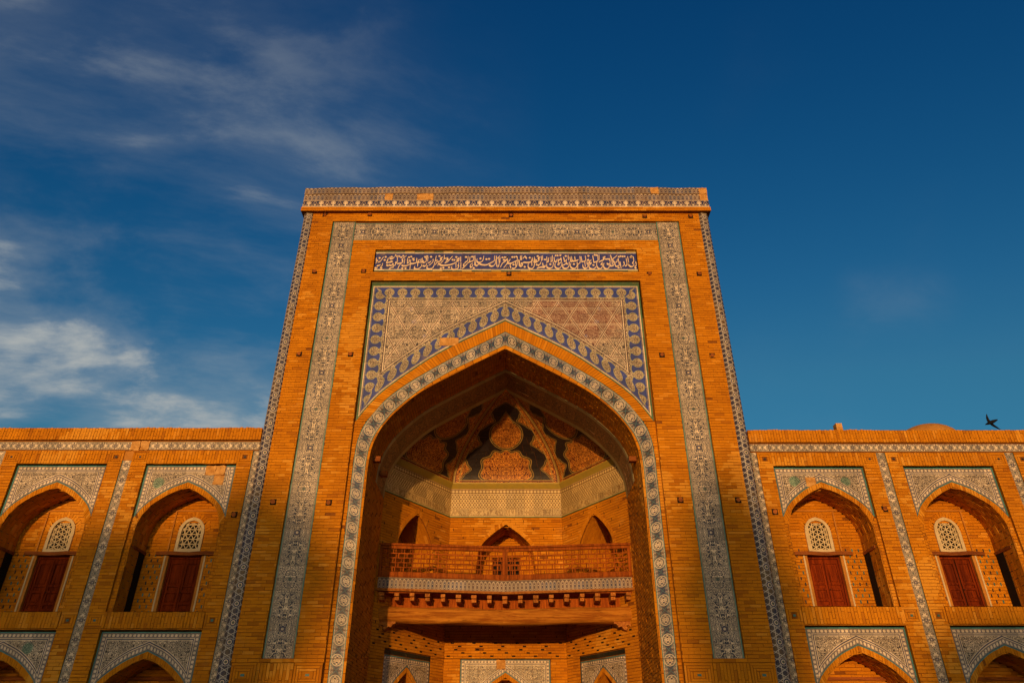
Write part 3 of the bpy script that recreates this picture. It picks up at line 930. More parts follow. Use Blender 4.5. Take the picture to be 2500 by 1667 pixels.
# frame band of carved-looking glazed tiles
bw = BO - BI - 0.02
band_m = mat_band('arabesque frame tile', bw, 2.30, 13.5, (0.045, 0.17, 0.14), (0.024, 0.027, 0.048))
fb = MB()
for s in (-1, 1): solid(fb, min(s * BI, s * BO), max(s * BI, s * BO), 0.062, 0.08, BB, BT)
solid(fb, -BI, BI, 0.062, 0.08, BTI, BT)
frame = fb.build('tile_frame', mortar_m, portal)
nz = 43; tz = (BT - BB) / nz
for s in (-1, 1):
    x0 = s * BI if s > 0 else -BO
    mp = plane_map((x0 + 0.01, 0.045, 0), (1, 0, 0), (0, 0, 1), (0, -1, 0))
    for j in range(nz):
        for i in range(2):
            # u of the pattern runs up the band
            mpp = lambda u, v, n, mp=mp: mp(v, u, n)
            tile(frame, mpp, (BB + j * tz, BB + (j + 1) * tz, i * bw / 2, (i + 1) * bw / 2), band_m, name='frame_tile')
mp = plane_map((0, 0.045, BTI + 0.01), (1, 0, 0), (0, 0, 1), (0, -1, 0))
nxb = 32; tx = 2 * BI / nxb
for i in range(nxb):
    for j in range(2):
        tile(frame, mp, (-BI + i * tx, -BI + (i + 1) * tx, j * bw / 2, (j + 1) * bw / 2), band_m, name='frame_tile')

# inscription panel
IX0, IX1, IZ0, IZ1 = -4.10, 4.12, 15.06, 15.87
ip = MB(); solid(ip, IX0, IX1, 0.05, 0.075, IZ0 - 0.02, IZ1 + 0.02)
insc = ip.build('inscription_panel', mortar_m, portal)
mp = front(0.04)
nt_i = 27; ti = (IX1 - IX0) / nt_i
for i in range(nt_i):
    a, b = IX0 + i * ti, IX0 + (i + 1) * ti
    tile(insc, mp, (a, b, IZ0 + 0.10, IZ1 - 0.10), cobalt_m, name='blue_tile')
    tile(insc, mp, (a, b, IZ1 - 0.05, IZ1), green_m if random.random() < 0.75 else yell_m, name='border_tile')
    tile(insc, mp, (a, b, IZ0, IZ0 + 0.05), green_m if random.random() < 0.75 else yell_m, name='border_tile')
    tile(insc, mp, (a, b, IZ1 - 0.10, IZ1 - 0.055), white_m, name='border_strip'); tile(insc, mp, (a, b, IZ0 + 0.055, IZ0 + 0.10), white_m, name='border_strip')
# strokes of the script: pen paths and dots, read off in two halves
RS = """2240,290 2247,330 2243,360 2215,372|2205,200 2212,250 2205,290 2180,310 2195,318|2125,290 2112,330 2125,362 2160,378 2195,362 2210,318|2110,195 2118,300 2110,352|2080,230 2088,300 2080,355 2050,360|2030,290 2042,320 2035,350 2008,368|1970,290 1978,405|1940,230 1952,320 1948,352 1915,368 1885,362 1878,280|1922,255 1918,285 1895,300|1930,175 1880,215 1845,245 1862,300 1858,345 1835,358 1800,362 1790,330|1812,170 1828,250 1832,335|1790,230 1798,280 1790,315 1755,332 1738,312|1690,310 1676,350 1685,392 1722,416 1765,396 1780,345|1720,200 1690,206 1682,224 1702,238 1670,262 1640,272 1600,292|1580,270 1560,320 1566,380 1602,412 1642,396 1660,340 1632,330 1668,298|1612,165 1612,210 1608,255|1590,175 1590,262|1500,175 1510,260 1514,290 1545,290 1590,262|1470,255 1440,280 1436,304 1470,310 1430,345 1428,390 1475,416 1520,402 1542,370|1420,240 1432,275 1425,310 1395,322 1400,255 1422,250|1320,330 1318,370 1345,400 1385,394 1410,350 1416,302|1370,180 1374,230 1366,266 1330,282 1302,278 1312,248|1295,190 1302,240 1302,272|1355,280 1360,372|1275,185 1278,250 1270,302 1235,330 1228,360 1226,412|1245,250 1215,262 1180,270 1110,275|1185,190 1192,262|1130,190 1134,262 1150,250|1100,200 1110,272|1115,310 1102,345 1115,385 1160,406 1200,385 1222,340 1220,290|1070,170 1074,252|1040,240 1030,290|990,200 1000,250 1000,275 1030,262|1040,290 1015,325 978,342|970,330 965,365 985,394 1028,400 1065,378 1085,330 1082,285|935,215 950,240 946,285 900,312 905,250 935,245|890,230 898,322|825,200 832,270 862,282 868,240|840,310 832,350 850,388 892,402 930,380 956,330 955,300|795,170 797,230 790,268 760,282|770,195 772,285|735,205 722,240 728,270 690,292|695,190 700,275|695,320 688,355 705,385 750,396 790,372 808,320 805,285|620,300 628,340 632,362 665,352 655,376 600,372 560,380 520,392|625,170 622,245|600,180 604,262|592,285 578,318 555,335|580,200 550,206 545,222 565,246 520,282 500,290|480,190 476,240 470,282 518,272 512,250 480,262|375,310 366,350 378,385 422,402 462,378 482,310 490,220|440,205 444,262 395,286 340,290 290,288 250,330 228,346 214,250|205,240 212,300 218,340 252,358 275,325 262,300 240,305|235,170 242,245|260,165 256,245|280,218 300,195 314,178 330,198 350,220|430,240 435,345|70,305 56,340 72,380 112,396 150,378 178,320 182,190|150,270 158,372|175,255 140,270 100,290 60,304 0,302|20,245 5,300"""
RD_ = "2228,400 2165,205 2178,196 1985,190 2020,195 2055,195 1935,395 1730,240 1765,240 1502,345 1540,165 1575,170 1425,180 1165,325 1030,180 1045,320 895,330 855,170 885,170 935,165 755,325 665,240 520,330 545,340 540,178 400,205 310,365 95,190 130,190 165,185 115,325 15,375 10,192 1960,200"
LS = """2340,240 2310,290 2270,340 2220,402|2290,220 2262,265 2240,290 2202,310 2180,345 2158,392|2290,255 2240,262 2205,250|2125,215 2134,300 2128,360 2108,392 2112,350|2150,210 2148,302|2080,180 2086,290 2088,382|2145,180 2100,222 2072,250 2062,320 2040,358 1995,374 1945,352|2050,175 2046,240 2040,272 1985,306 1940,330 1900,346 1830,346 1780,330 1752,310 1742,350 1700,352 1688,240|1725,230 1716,262 1732,292 1772,302 1812,284 1838,240 1845,180|1680,170 1684,260 1676,352|1660,180 1656,262|1640,315 1608,340 1598,370 1622,392 1650,340|1590,190 1586,250 1580,292|1660,262 1610,280 1560,302 1520,350 1478,402|1555,180 1552,240 1545,272 1500,292|1510,305 1472,335 1480,362 1500,360 1480,390 1450,412|1415,190 1422,282|1425,300 1428,408|1385,200 1384,272 1350,250 1362,225 1386,230|1260,370 1256,405 1282,432 1330,430 1372,408 1388,372 1370,342|1335,310 1338,392|1390,300 1382,332|1352,250 1342,285 1300,314 1260,330 1195,344 1130,350 1060,346 1012,312 1002,350|1262,180 1240,205 1215,240 1185,275 1160,290 1128,302|1180,200 1160,222 1190,240 1150,262|1110,160 1116,220 1150,212|1092,240 1086,275 1050,302|1080,200 1045,210 1040,226 1066,248 1030,272 992,286 970,305 958,342|960,170 954,230 950,262 990,252|815,350 800,382 815,410 856,418 900,402 928,360 940,280|905,230 908,270 895,296 862,330 838,346|870,265 845,290 818,302|810,190 806,240 806,272|770,190 782,240 774,276 735,294 720,285 732,252|700,210 708,260 704,285 680,295|580,360 570,390 590,414 632,416 672,395 700,362 702,330|792,310 786,345 765,364 720,352|680,220 684,292|652,230 636,262 618,282 660,290|625,280 630,362|600,210 604,270 596,296 545,310 500,312|490,240 492,422|560,205 545,225 540,245 560,250|522,210 545,240|460,240 468,262 458,290 438,302|430,210 436,312|480,320 450,340 420,352 350,352 335,330|382,220 378,280 374,312|405,160 365,195 330,230 348,262 345,285 300,302 250,312|322,310 300,335 282,365 268,412|240,190 244,250 238,294 210,282|228,300 210,335 188,352|175,310 178,392|182,170 175,195 155,214 118,218 100,198 102,176|162,270 130,276 95,282 50,292 60,240|70,200 66,262|100,330 130,345 155,335 165,300|162,370 140,392 108,402|50,330 75,345 92,350|-20,180 -45,225 -70,262 -110,282|-60,330 -95,345 -125,350|-150,200 -142,262 -145,300|-110,390 -140,392 -160,380|-20,300 -30,350 -55,372"""
LD_ = "2195,210 2240,205 2285,205 2290,395 1895,240 1945,235 1785,225 1665,405 1630,190 1515,195 1335,195 1270,245 1300,250 1210,390 1060,405 1105,395 1020,175 865,185 755,185 790,175 455,190 495,180 350,400 410,400 270,170 310,190 345,165 205,155 225,168 135,180 135,270 20,180 10,240 -90,200 -130,250 -40,392"
def px_world(x, y):
    nu = (x - 918.0) / (1557.5 - 918.0)
    zc = (y - (613.0 + nu * 5.2)) / 46.0
    return IX0 + 8.22 * nu, 15.80 - zc * 0.72
lt = MB()
def pen(path, ox, sc):
    P = np.array([px_world(ox + float(a.split(',')[0]) / sc, 600 + float(a.split(',')[1]) / sc) for a in path.split()])
    P = smooth(P, 5 * len(P)) if len(P) > 2 else P
    nib = np.array([0.011, 0.029])
    for i, (a, b) in enumerate(zip(P[:-1], P[1:])):
        q = [a - nib, b - nib, b + nib, a + nib]
        q2 = [a - nib * [0.9, -0.25], b - nib * [0.9, -0.25], b + nib * [0.9, -0.25], a + nib * [0.9, -0.25]]
        yy = 0.0355 - (i % 5) * 0.0002
        for w, dy in ((q, 0), (q2, -0.001)): lt.add([(p[0], yy + dy, p[1]) for p in w], np.array([[0, 1, 2, 3]]))
def dots(s, ox, sc):
    for a in s.split():
        x, y = a.split(','); cx, cz = px_world(ox + float(x) / sc, 600 + float(y) / sc); r = 0.042
        lt.add([(cx - r, .0345, cz - .008), (cx + .008, .0345, cz - r), (cx + r, .0345, cz + .008), (cx - .008, .0345, cz + r)], np.array([[0, 1, 2, 3]]))
for p in RS.split('|'): pen(p, 1240, 7.127)
for p in LS.split('|'): pen(p, 940, 7.587)
dots(RD_, 1240, 7.127); dots(LD_, 940, 7.587)
lt.build('lettering', mat_plain('cream glaze lettering', (0.78, 0.60, 0.40), (0.70, 0.52, 0.33), 5.0, 0.4), insc)

# great spandrel
spm = mat_spandrel('spandrel tile', [tuple(p) for p in A1.R[::4]] + [tuple(A1.R[-1])], 4.3, 14.60, 4.11, 0.50, 0.395, 9.5)
spandrel(portal, F1, 0.0, A1, 4.12, 14.62, 0.275, spm, 0.0, blanks={(8, 7), (9, 7), (25, 12), (25, 13), (3, 14), (10, 9)})
gt = MB(); solid(gt, -4.12, 4.12, 0.085, 0.12, 14.625, 14.69); gt.build('spandrel_edge', green_m, portal)
# brick arch ring and the strips under it
rm = ring_idx(F1, A2b, A1)
bk.put(rm, [(u, u + 0.068, 0.02, 0.98) for u in np.arange(0, A2b.len - 0.05, 0.078)], 0.012)
boxes(bk.m, [(a, c, 0, 1) for a, c in segs(A2b.len, .2)], -0.005, -0.03, rm, 0.5)
def sp_strip(z):
    a = A2.half(z) + 0.004; return [(-RX, -a), (a, RX)]
bk.courses(F1, ZB, A1.spring[1], sp_strip)
rm = ring_idx(F1, A4, A3, w=0.06)
bk.put(rm, [(u, u + 0.25, 0.0, 1.0) for u in np.arange(0, A4.len - 0.2, 0.262)], 0.0)
# medallion border
BW = 0.34; PT = 0.44
bm = mat_border('medallion border tile', BW, PT)
rm = ring_idx(F1, A3, A2, w=BW)
bb = MB(); boxes(bb, [(a, c, 0, 1) for a, c in segs(A3.len, .25)], -0.014, -0.03, rm, 0.5)
border = bb.build('arch_border', mortar_m, portal)
nb = int(round(A3.len / PT)) ; 
half_n = int(A3.len / 2 / PT)
off = A3.len / 2 - half_n * PT
for i in range(-1, 2 * half_n + 1):
    a, b = max(0, off + i * PT), min(A3.len, off + (i + 1) * PT)
    if b - a > 0.03: tile(border, rm, (a, b, 0, 1), bm, 0.004, sub=5, uvo=(-off + 10 * PT, 0), name='medallion_tile')

# soffit and jambs of the great niche
sw = sweep_map(F1, A4o, 0.0)
bk.courses(sw, 0.0, 1.27, lambda v: [(0, A4o.len)], h=0.254, L=0.079, gap=0.030, inset=0.016)
sof_m = mat_band('soffit arabesque tile', 1.2, 0.8, 10.0, OLIVE, (0.05, 0.018, 0.012), False, (0.36, 0.17, 0.06))
sb = MB(); boxes(sb, [(a, c, 1.27, 2.80) for a, c in segs(A4o.len, .25)], -0.016, -0.03, sw, .5)
soffit = sb.build('soffit_band', mortar_m, portal)
un = 30; tu = A4o.len / un
for i in range(un):
    for j in range(3):
        tile(soffit, sw, (i * tu, (i + 1) * tu, 1.27 + j * 0.5, 1.27 + (j + 1) * 0.5), sof_m, 0.0, sub=3, uvo=(0, -1.40), name='soffit_tile')
JZ = A4o.spring[1]
JL = plane_map((-JX, 0.1, 0), (0, 1, 0), (0, 0, 1), (1, 0, 0)); JR = plane_map((JX, 0.1, 0), (0, 1, 0), (0, 0, 1), (-1, 0, 0))
for mpj in (JL, JR): bk.courses(mpj, ZB, JZ, lambda z: [(0, 2.80)])
# apse: three facets
PP = [np.array(p) for p in ((-JX, 2.87), (-1.86, 5.5), (1.86, 5.5), (JX, 2.87))]
FAC = []
for a, b in zip(PP[:-1], PP[1:]):
    L = np.linalg.norm(b - a); U = (b - a) / L
    FAC.append((plane_map((a[0], a[1], 0), (U[0], U[1], 0), (0, 0, 1), (U[1], -U[0], 0)), L))
ZF0, ZF1, ZV = 8.98, 9.98, 10.15
def niche(bk, parent, mapfn, uc, intr, depth, z0, back_spans=None, ring=None, ringn=0.01, floor=True):
    """brick lined pointed niche sunk in a wall"""
    s = sweep_map(mapfn, intr, uc)
    bk.courses(s, 0.0, depth, lambda v: [(0.0, intr.len)], h=0.135, L=0.27)
    back = lambda u, v, n: mapfn(u, v, np.asarray(n) - depth)
    def sp(z):
        h = intr.half(z); r = [(uc - h, uc + h)] if h > 0.03 else []
        for q in (back_spans or []):
            a, b, c, d = q
            if c < z < d: r = not_in(r, uc + a, uc + b)
        return r
    bk.courses(back, z0, intr.apex, sp)
    if ring is not None:
        rmm = ring_idx(mapfn, ring[0], ring[1], uc)
        bk.put(rmm, [(u, u + 0.062, 0.0, 1.0) for u in np.arange(0, ring[0].len - 0.04, 0.07)], ringn)
        boxes(bk.m, [(p, q, 0, 1) for p, q in segs(ring[0].len, .15)], ringn - 0.016, ringn - 0.05, rmm, 0.5)
uNS = [Arc2([(0.87, 7.3), (0.78, 7.84), (0.42, 8.36), (0, 8.72)], 6.2), Arc2([(0.96, 7.4), (0.84, 8.0), (0.47, 8.42), (0, 8.76)], 6.2)]
fr_m = mat_frieze('iwan frieze tile', ZF1 - ZF0)
lo_ring = Arc2([(1.22, 3.15), (0.95, 3.55), (0.48, 3.95), (0, 4.27)]); lo_in = Arc2([(1.08, 3.10), (0.84, 3.48), (0.42, 3.86), (0, 4.14)], ZB)
lo_in2 = Arc2([(1.08, 3.10), (0.84, 3.48), (0.42, 3.86), (0, 4.14)])
apse_sp = mat_spandrel('apse spandrel tile', [tuple(p) for p in lo_ring.R[::4]] + [tuple(lo_ring.R[-1])], 1.6, 4.64, 1.35, 0.13, 0.10, 13.0, big=False)
apse_sp2 = mat_spandrel('apse side spandrel tile', [(x * 0.8, z) for x, z in lo_ring.R[::4]] + [(0.0, 4.27)], 1.6, 4.50, 1.0, 0.13, 0.10, 13.0, big=False)
for fi, (mf, L) in enumerate(FAC):
    uN = uNS[fi == 1]; uc = L / 2; hw = 1.36 if fi == 1 else 1.00; zt = 4.64 if fi == 1 else 4.66
    f_ring = lo_ring if fi == 1 else Arc2([(x * 0.8, z) for x, z in ((1.22, 3.15), (0.95, 3.55), (0.48, 3.95), (0, 4.27))])
    f_in = lo_in if fi == 1 else Arc2([(x * 0.78, z) for x, z in ((1.08, 3.10), (0.84, 3.48), (0.42, 3.86), (0, 4.14))], ZB)
    f_in2 = lo_in2 if fi == 1 else Arc2([(x * 0.78, z) for x, z in ((1.08, 3.10), (0.84, 3.48), (0.42, 3.86), (0, 4.14))])
    def sp(z, uc=uc, hw=hw, zt=zt, L=L, fi=fi, uN=uN):
        s = [(0, L)]
        if z < zt: s = not_in(s, uc - hw, uc + hw)
        if z > 6.2: h = uN.half(z); s = not_in(s, uc - h, uc + h) if h > 0 else s
        return s
    def sp2(z, uc=uc, hw=hw, f_in=f_in):
        h = f_in.half(z); return [(uc - hw, uc - h - 0.1), (uc + h + 0.1, uc + hw)]
    bk.courses(mf, ZB, zt, sp); bk.courses(mf, zt, 6.2, sp); bk.courses(mf, 6.2, ZF0, sp)
    bk.courses(mf, ZB, f_ring.spring[1], sp2, n=-0.05, flat=True)
    niche(bk, portal, mf, uc, uN, 1.15, 6.2, [(-0.46, 0.46, 6.2, 7.95)] if fi == 1 else None, uNR[fi == 1], 0.014)
    mfl = lambda u, v, n, mf=mf: mf(u, v, np.asarray(n) - 0.05)
    niche(bk, portal, mfl, uc, f_in, 0.5, ZB, None, (f_in2, f_ring), 0.02)
    spandrel(portal, mf, uc, f_ring, hw - 0.01, 4.63 if fi == 1 else 4.50, 0.27, apse_sp if fi == 1 else apse_sp2, -0.04, blanks={(4, 0)} if fi == 1 else ())
    if fi != 1:
        nn = 8; ww = 2 * (hw - 0.01) / nn; m_ = MB(); boxes(m_, [(uc - hw, uc + hw, 4.50, 4.655)], -0.055, -0.07, mf, .5); rowp = m_.build('tile_row', mortar_m, portal)
        for i in range(nn): tile(rowp, mf, (uc - hw + .01 + i * ww, uc - hw + .01 + (i + 1) * ww, 4.515, 4.645), dark_m, -0.04, gap=0.014, name='row_tile')
    # dark joints set in pairs over the brickwork
    pl = MB()
    # frieze
    m_ = MB(); boxes(m_, [(0, L, ZF0, ZF1)], 0.0, -0.03, mf, 0.5); fz = m_.build('tile_frieze', mortar_m, portal)
    nf = 10 if fi != 1 else 12; wf = L / nf
    for i in range(nf):
        for a, b in ((0, 0.28), (0.28, 0.62), (0.62, 0.98)):
            tile(fz, mf, (i * wf, (i + 1) * wf, ZF0 + a, ZF0 + b), (blank_m if (fi, i, a) == (1, 3, -1) else fr_m), 0.02, uvo=(-uc, -ZF0), gap=0.004, name='frieze_tile')
led = MB()
QQ = [np.array(p) for p in ((-3.60, 2.80), (-1.80, 5.40), (1.80, 5.40), (3.60, 2.80))]
for a, b, c, d in zip(PP[:-1], PP[1:], QQ[:-1], QQ[1:]):
    quad(led, [(*a, ZF1 - .005), (*b, ZF1 - .005), (*d, ZV - 0.03), (*c, ZV - 0.03)])
    quad(led, [(*c, ZV - 0.03), (*d, ZV - 0.03), (*d, ZV + 0.02), (*c, ZV + 0.02)])
led.build('vault_ledge', yell_m, portal)
# pierced door at the back of the middle gallery niche
mf, L = FAC[1]
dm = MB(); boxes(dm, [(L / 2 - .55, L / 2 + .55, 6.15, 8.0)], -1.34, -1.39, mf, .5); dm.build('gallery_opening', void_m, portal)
gd = MB()
boxes(gd, [(L / 2 + a, L / 2 + a + 0.03, 6.2, 7.94) for a in np.arange(-0.46, 0.45, 0.148)] + [(L / 2 - .46, L / 2 + .46, z, z + 0.03) for z in np.arange(6.2, 7.95, 0.19)], -1.17, -1.21, mf, 0.5)
gd.build('gallery_door', rail_m, portal)

# half dome: three curved facets meeting at the crown
VA = np.array((0.0, 2.55)); VZ1 = 12.36
def vault_s(fi, a, t):
    """a -1..1 across the facet, t 0..1 from base to crown"""
    m, d = (QQ[fi] + QQ[fi + 1]) / 2, (QQ[fi + 1] - QQ[fi]) / 2
    g = 1 - t; a, t, g = np.asarray(a), np.asarray(t), np.asarray(g)
    z = ZV + (VZ1 - ZV) * (0.62 * np.sqrt(np.maximum(0, 1 - (1 - t) ** 2)) + 0.38 * t)
    return VA[0] + (m[0] + a * d[0] - VA[0]) * g, VA[1] + (m[1] + a * d[1] - VA[1]) * g, z
for fi in range(3):
    hwid = np.linalg.norm(QQ[fi + 1] - QQ[fi]) / 2
    tt = np.linspace(0, 1, 200) ** 1.6
    X, Y, Z = vault_s(fi, np.zeros(200), tt); arc = np.concatenate([[0], np.cumsum(np.sqrt(np.diff(X) ** 2 + np.diff(Y) ** 2 + np.diff(Z) ** 2))])
    vm_ = mat_vault('vault tile' if fi == 1 else 'vault side tile', [(float(np.interp(q, arc, arc)), float(hwid * (1 - np.interp(q, arc, tt)))) for q in np.linspace(0, arc[-1], 14)])
    # the facet narrows along this curve
    nt = vm_.node_tree
    H = arc[-1]
    def vmap(u, v, n, fi=fi, hwid=hwid, arc=arc, tt=tt):
        t = np.interp(v, arc, tt); g = np.maximum(1 - t, 1e-4)
        x, y, z = vault_s(fi, np.asarray(u) / (hwid * g), t)
        # lift along the inward direction
        m = (QQ[fi] + QQ[fi + 1]) / 2; dr = np.array([VA[0] - m[0], VA[1] - m[1] - 0.6]); dr /= np.linalg.norm(dr)
        return x + dr[0] * n, y + dr[1] * n, z - 0.5 * np.asarray(n)
    rows = np.concatenate([np.arange(0, H - 0.2, 0.27), [H]])
    m_ = MB()
    vs_ = np.linspace(0, H, 24)
    for a, b in zip(vs_[:-1], vs_[1:]):
        ga, gb = 1 - np.interp(a, arc, tt), 1 - np.interp(b, arc, tt)
        us = np.linspace(-1, 1, 9)
        for p, q in zip(us[:-1], us[1:]):
            U = np.array([p * hwid * ga, q * hwid * ga, q * hwid * gb, p * hwid * gb]); V = np.array([a, a, b, b])
            m_.add(np.stack(vmap(U, V, np.full(4, -0.02)), 1), np.array([[0, 1, 2, 3]]))
    vf = m_.build('vault_facet', mortar_m, portal)
    for a, b in zip(rows[:-1], rows[1:]):
        a_, b_ = a + 0.004, b - 0.004
        ga, gb = 1 - np.interp(a_, arc, tt), 1 - np.interp(b_, arc, tt)
        nc = max(1, int(round(2 * hwid * ga / 0.30)))
        cs = np.linspace(-1, 1, nc + 1)
        for p, q in zip(cs[:-1], cs[1:]):
            mb = MB(); S_ = 4; t_ = random.uniform(.2, .9); nn0 = random.uniform(-.002, .002)
            for w in range(S_):
                va, vb = a_ + (b_ - a_) * w / S_, a_ + (b_ - a_) * (w + 1) / S_
                g0, g1 = 1 - np.interp(va, arc, tt), 1 - np.interp(vb, arc, tt)
                e0, e1 = min(0.003, 0.2 * hwid * g0), min(0.003, 0.2 * hwid * g1)
                U = np.array([p * hwid * g0 + e0, q * hwid * g0 - e0, q * hwid * g1 - e1, p * hwid * g1 + e1]); V = np.array([va, va, vb, vb])
                mb.add(np.stack(vmap(U, V, np.full(4, nn0)), 1), np.array([[0, 1, 2, 3]]), np.stack([U, V], 1), t_)
            mb.build('vault_tile', blank_m if (fi, round(a / 0.27), round((p + q) / 2 * nc)) == (1, 2, 3) else vm_, vf)

# cornice
cor = MB()
def czl(x): return 0.07 * (1 - (x / 6.7) ** 2) + 0.012 * np.sin(np.asarray(x) * 3.1) + 0.008 * np.sin(np.asarray(x) * 7.3 + 1)
xs_ = np.linspace(-6.66, 6.66, 21)
for a, b in zip(xs_[:-1], xs_[1:]):
    za, zb = 18.36 + czl(a), 18.36 + czl(b)
    cor.add([(a, -.10, 17.56), (b, -.10, 17.56), (b, -.10, zb), (a, -.10, za), (a, 6.9, za), (b, 6.9, zb), (a, 6.9, 17.39), (b, 6.9, 17.39)],
            np.array([[0, 1, 2, 3], [3, 2, 5, 4], [4, 5, 7, 6]]), None, .5)
for s in (-6.66, 6.66): quad(cor, [(s, -.10, 17.56), (s, 6.9, 17.56), (s, 6.9, 18.36), (s, -.10, 18.36)])
cornice = cor.build('cornice', brick_m, portal)
cb = MB(); solid(cb, -6.68, 6.68, -.13, 7.0, 17.39, 17.555); cb.build('cornice_ledge', mortar_m, portal)
FC = front(-0.13)
bk.courses(FC, 17.39, 17.555, lambda z: [(-6.69, 6.69)], n=0.006)
H1, H2, HF = 0.265, 0.265, 0.27
ar_m = mat_arcade('niche row tile', 0.135, H1); fl_m = mat_flowers('flower row tile', 0.40, HF)
nc = 50; wc = 13.32 / nc
FCc = lambda u, v, n: (np.asarray(u), -0.10 - np.asarray(n), np.asarray(v) + czl(np.asarray(u)) * ((np.asarray(v) - 17.56) / 0.8))
for i in range(nc):
    a, b = -6.66 + i * wc, -6.66 + (i + 1) * wc
    for zz, hh, mm, bl in ((17.56 + HF, H1, ar_m, {10, 14, 15, nc - 1}), (17.56 + HF + H1, H2, ar_m, {43, nc - 1}), (17.56, HF, fl_m, set())):
        if i in bl:
            tile_poly(cornice, FCc, ragged(a, b, zz, zz + hh, 4, 0.012), blank_m, 0.03 + (0.02 if zz > 18 else 0.0), name='plain_patch'); continue
        tile(cornice, FCc, (a, b, zz, zz + hh), mm, 0.025 + (0.02 if zz > 18 else 0.0), uvo=(6.66, -zz), gap=0.003, name='cornice_tile')

# round corner columns
gi_m = mat_girih('star lattice tile', 0.262, 0.43)
for s in (-1, 1):
    mb = MB(); cx, cy, r = s * 6.44, 0.14, 0.185; n = 28; zs_ = np.linspace(0.0, 17.38, 44)
    an = np.linspace(-math.pi * 1.08, math.pi * 0.08, n)
    for a, b in zip(zs_[:-1], zs_[1:]):
        for p, q in zip(an[:-1], an[1:]):
            V = [(cx + r * math.cos(w), cy + r * math.sin(w), z) for w, z in ((p, a), (q, a), (q, b), (p, b))]
            mb.add(V, np.array([[0, 1, 2, 3]]), [(p * r, a), (q * r, a), (q * r, b), (p * r, b)], 0.5)
    o = mb.build('corner_column', gi_m, portal)
    for p_ in o.data.polygons: p_.use_smooth = True

# log ends in the scaffold holes
def log_end(parent, x, z, y=0.0):
    mb = MB(); r = random.uniform(0.05, 0.062)
    tube(mb, (x, y - random.uniform(0.02, 0.05), z), (x, y + 0.05, z + 0.005), r, r, 9, 0.12)
    o = mb.build('log_end', lintel_m, parent)
    mb = MB(); w = 0.078; boxes(mb, [(x - w, x + w, z - w, z + w)], 0.003, -0.02, front(y), .5); mb.build('hole', void_m, o)
def pxw(px, py, Y=0.0):
    c, s = math.cos(PITCH), math.sin(PITCH)
    d = Vector((px - 1250, F_PX * c - (833.5 - py) * s, F_PX * s + (833.5 - py) * c)); t = (Y + 18.2) / d.y
    return 0.2 + d.x * t, 1.6 + d.z * t
for q in ((793.7, 525), (903.4, 524), (768.4, 663), (888, 662), (1247.5, 526.5), (1242.7, 668.8), (1573.9, 528.6), (1686, 528.6), (1585.5, 669), (1707, 669),
          (730.5, 864.4), (856, 865), (1616, 866.6), (1739, 868), (667, 1225), (802.8, 1226.6), (1661, 1220), (1802, 1220)):
    log_end(portal, *pxw(*q))
for s, y, z in ((-1, 0.55, 9.02), (1, 0.55, 9.02), (-1, 1.75, 9.05)):
    mb = MB(); solid(mb, min(s * 3.42, s * 3.8), max(s * 3.42, s * 3.8), y, y + 0.16, z, z + 0.14); mb.build('beam_stub', lintel_m, portal)

# balcony across the great niche
def sag(x): return -0.11 * (1 - np.abs(x) / 3.65)
BY = 2.92
dk = MB()
dk.add([(-3.65, BY + .04, 6.03), (3.65, BY + .04, 6.03), (1.86, 5.45, 6.03), (-1.86, 5.45, 6.03), (-3.65, BY + .04, 6.14), (3.65, BY + .04, 6.14), (1.86, 5.45, 6.14), (-1.86, 5.45, 6.14)],
       np.array([[0, 1, 2, 3], [4, 5, 6, 7], [0, 1, 5, 4]]))
balcony = dk.build('balcony', rail_m, portal)
def vbar(name, x0, x1, z0, z1, y0, y1, mat, parent=None, kind=None):
    """a board that follows the sag, split at the middle"""
    mb = MB()
    cut = [x0] + ([0.0] if x0 < -0.3 < 0.3 < x1 else []) + [x1]
    for a, b in zip(cut[:-1], cut[1:]):
        V = [(x, y, z + sag(x)) for z in (z0, z1) for x, y in ((a, y0), (b, y0), (b, y1), (a, y1))]
        mb.add(V, np.array([[3, 2, 1, 0], [4, 5, 6, 7], [0, 1, 5, 4], [1, 2, 6, 5], [2, 3, 7, 6], [3, 0, 4, 7]]), None, random.random())
    return mb.build(name, mat, parent if parent is not None else balcony)
vbar('top_rail', -3.64, 3.64, 7.36, 7.42, BY - .07, BY + .06, rail_m); vbar('top_board', -3.62, 3.62, 7.275, 7.355, BY - .03, BY + .03, rail_m)
vbar('bottom_rail', -3.62, 3.62, 6.505, 6.62, BY - .03, BY + .03, rail_m)
for a, b in ((-3.62, -3.53), (3.53, 3.62), (-0.075, -0.01), (0.01, 0.075)): vbar('post', a, b, 6.625, 7.27, BY - .035, BY + .035, rail_m)
vbar('post', -0.02, 0.02, 6.5, 7.40, BY - .06, BY - .034, rail_m)
RH = (7.275 - 6.62) / 5
for k in range(1, 5):
    for a, b in ((-3.525, -0.08), (0.08, 3.525)): vbar('lattice_bar', a, b, 6.62 + k * RH - .015, 6.62 + k * RH + .015, BY - .016, BY + .016, rail_m)
for k in range(5):
    for s in (-1, 1):
        x = 0.08 + (0.12 if k % 2 == 0 else 0.035)
        while x < 3.50:
            for w, d in ((0.0, 0.028), (0.072, 0.028)):
                if x + w + d < 3.52: vbar('lattice_bar', min(s * (x + w), s * (x + w + d)), max(s * (x + w), s * (x + w + d)), 6.62 + k * RH + .016, 6.62 + (k + 1) * RH - .016, BY - .012, BY + .012, rail_m)
            x += 0.245
vbar('ledge', -3.64, 3.64, 6.465, 6.50, BY - .04, BY + .05, rail_m)
vbar('ledge', -3.64, 3.64, 6.085, 6.15, BY - .07, BY + .04, joist_m)
vbar('fascia_board', -3.63, 3.63, 6.15, 6.465, BY - .005, BY + .03, joist_m)
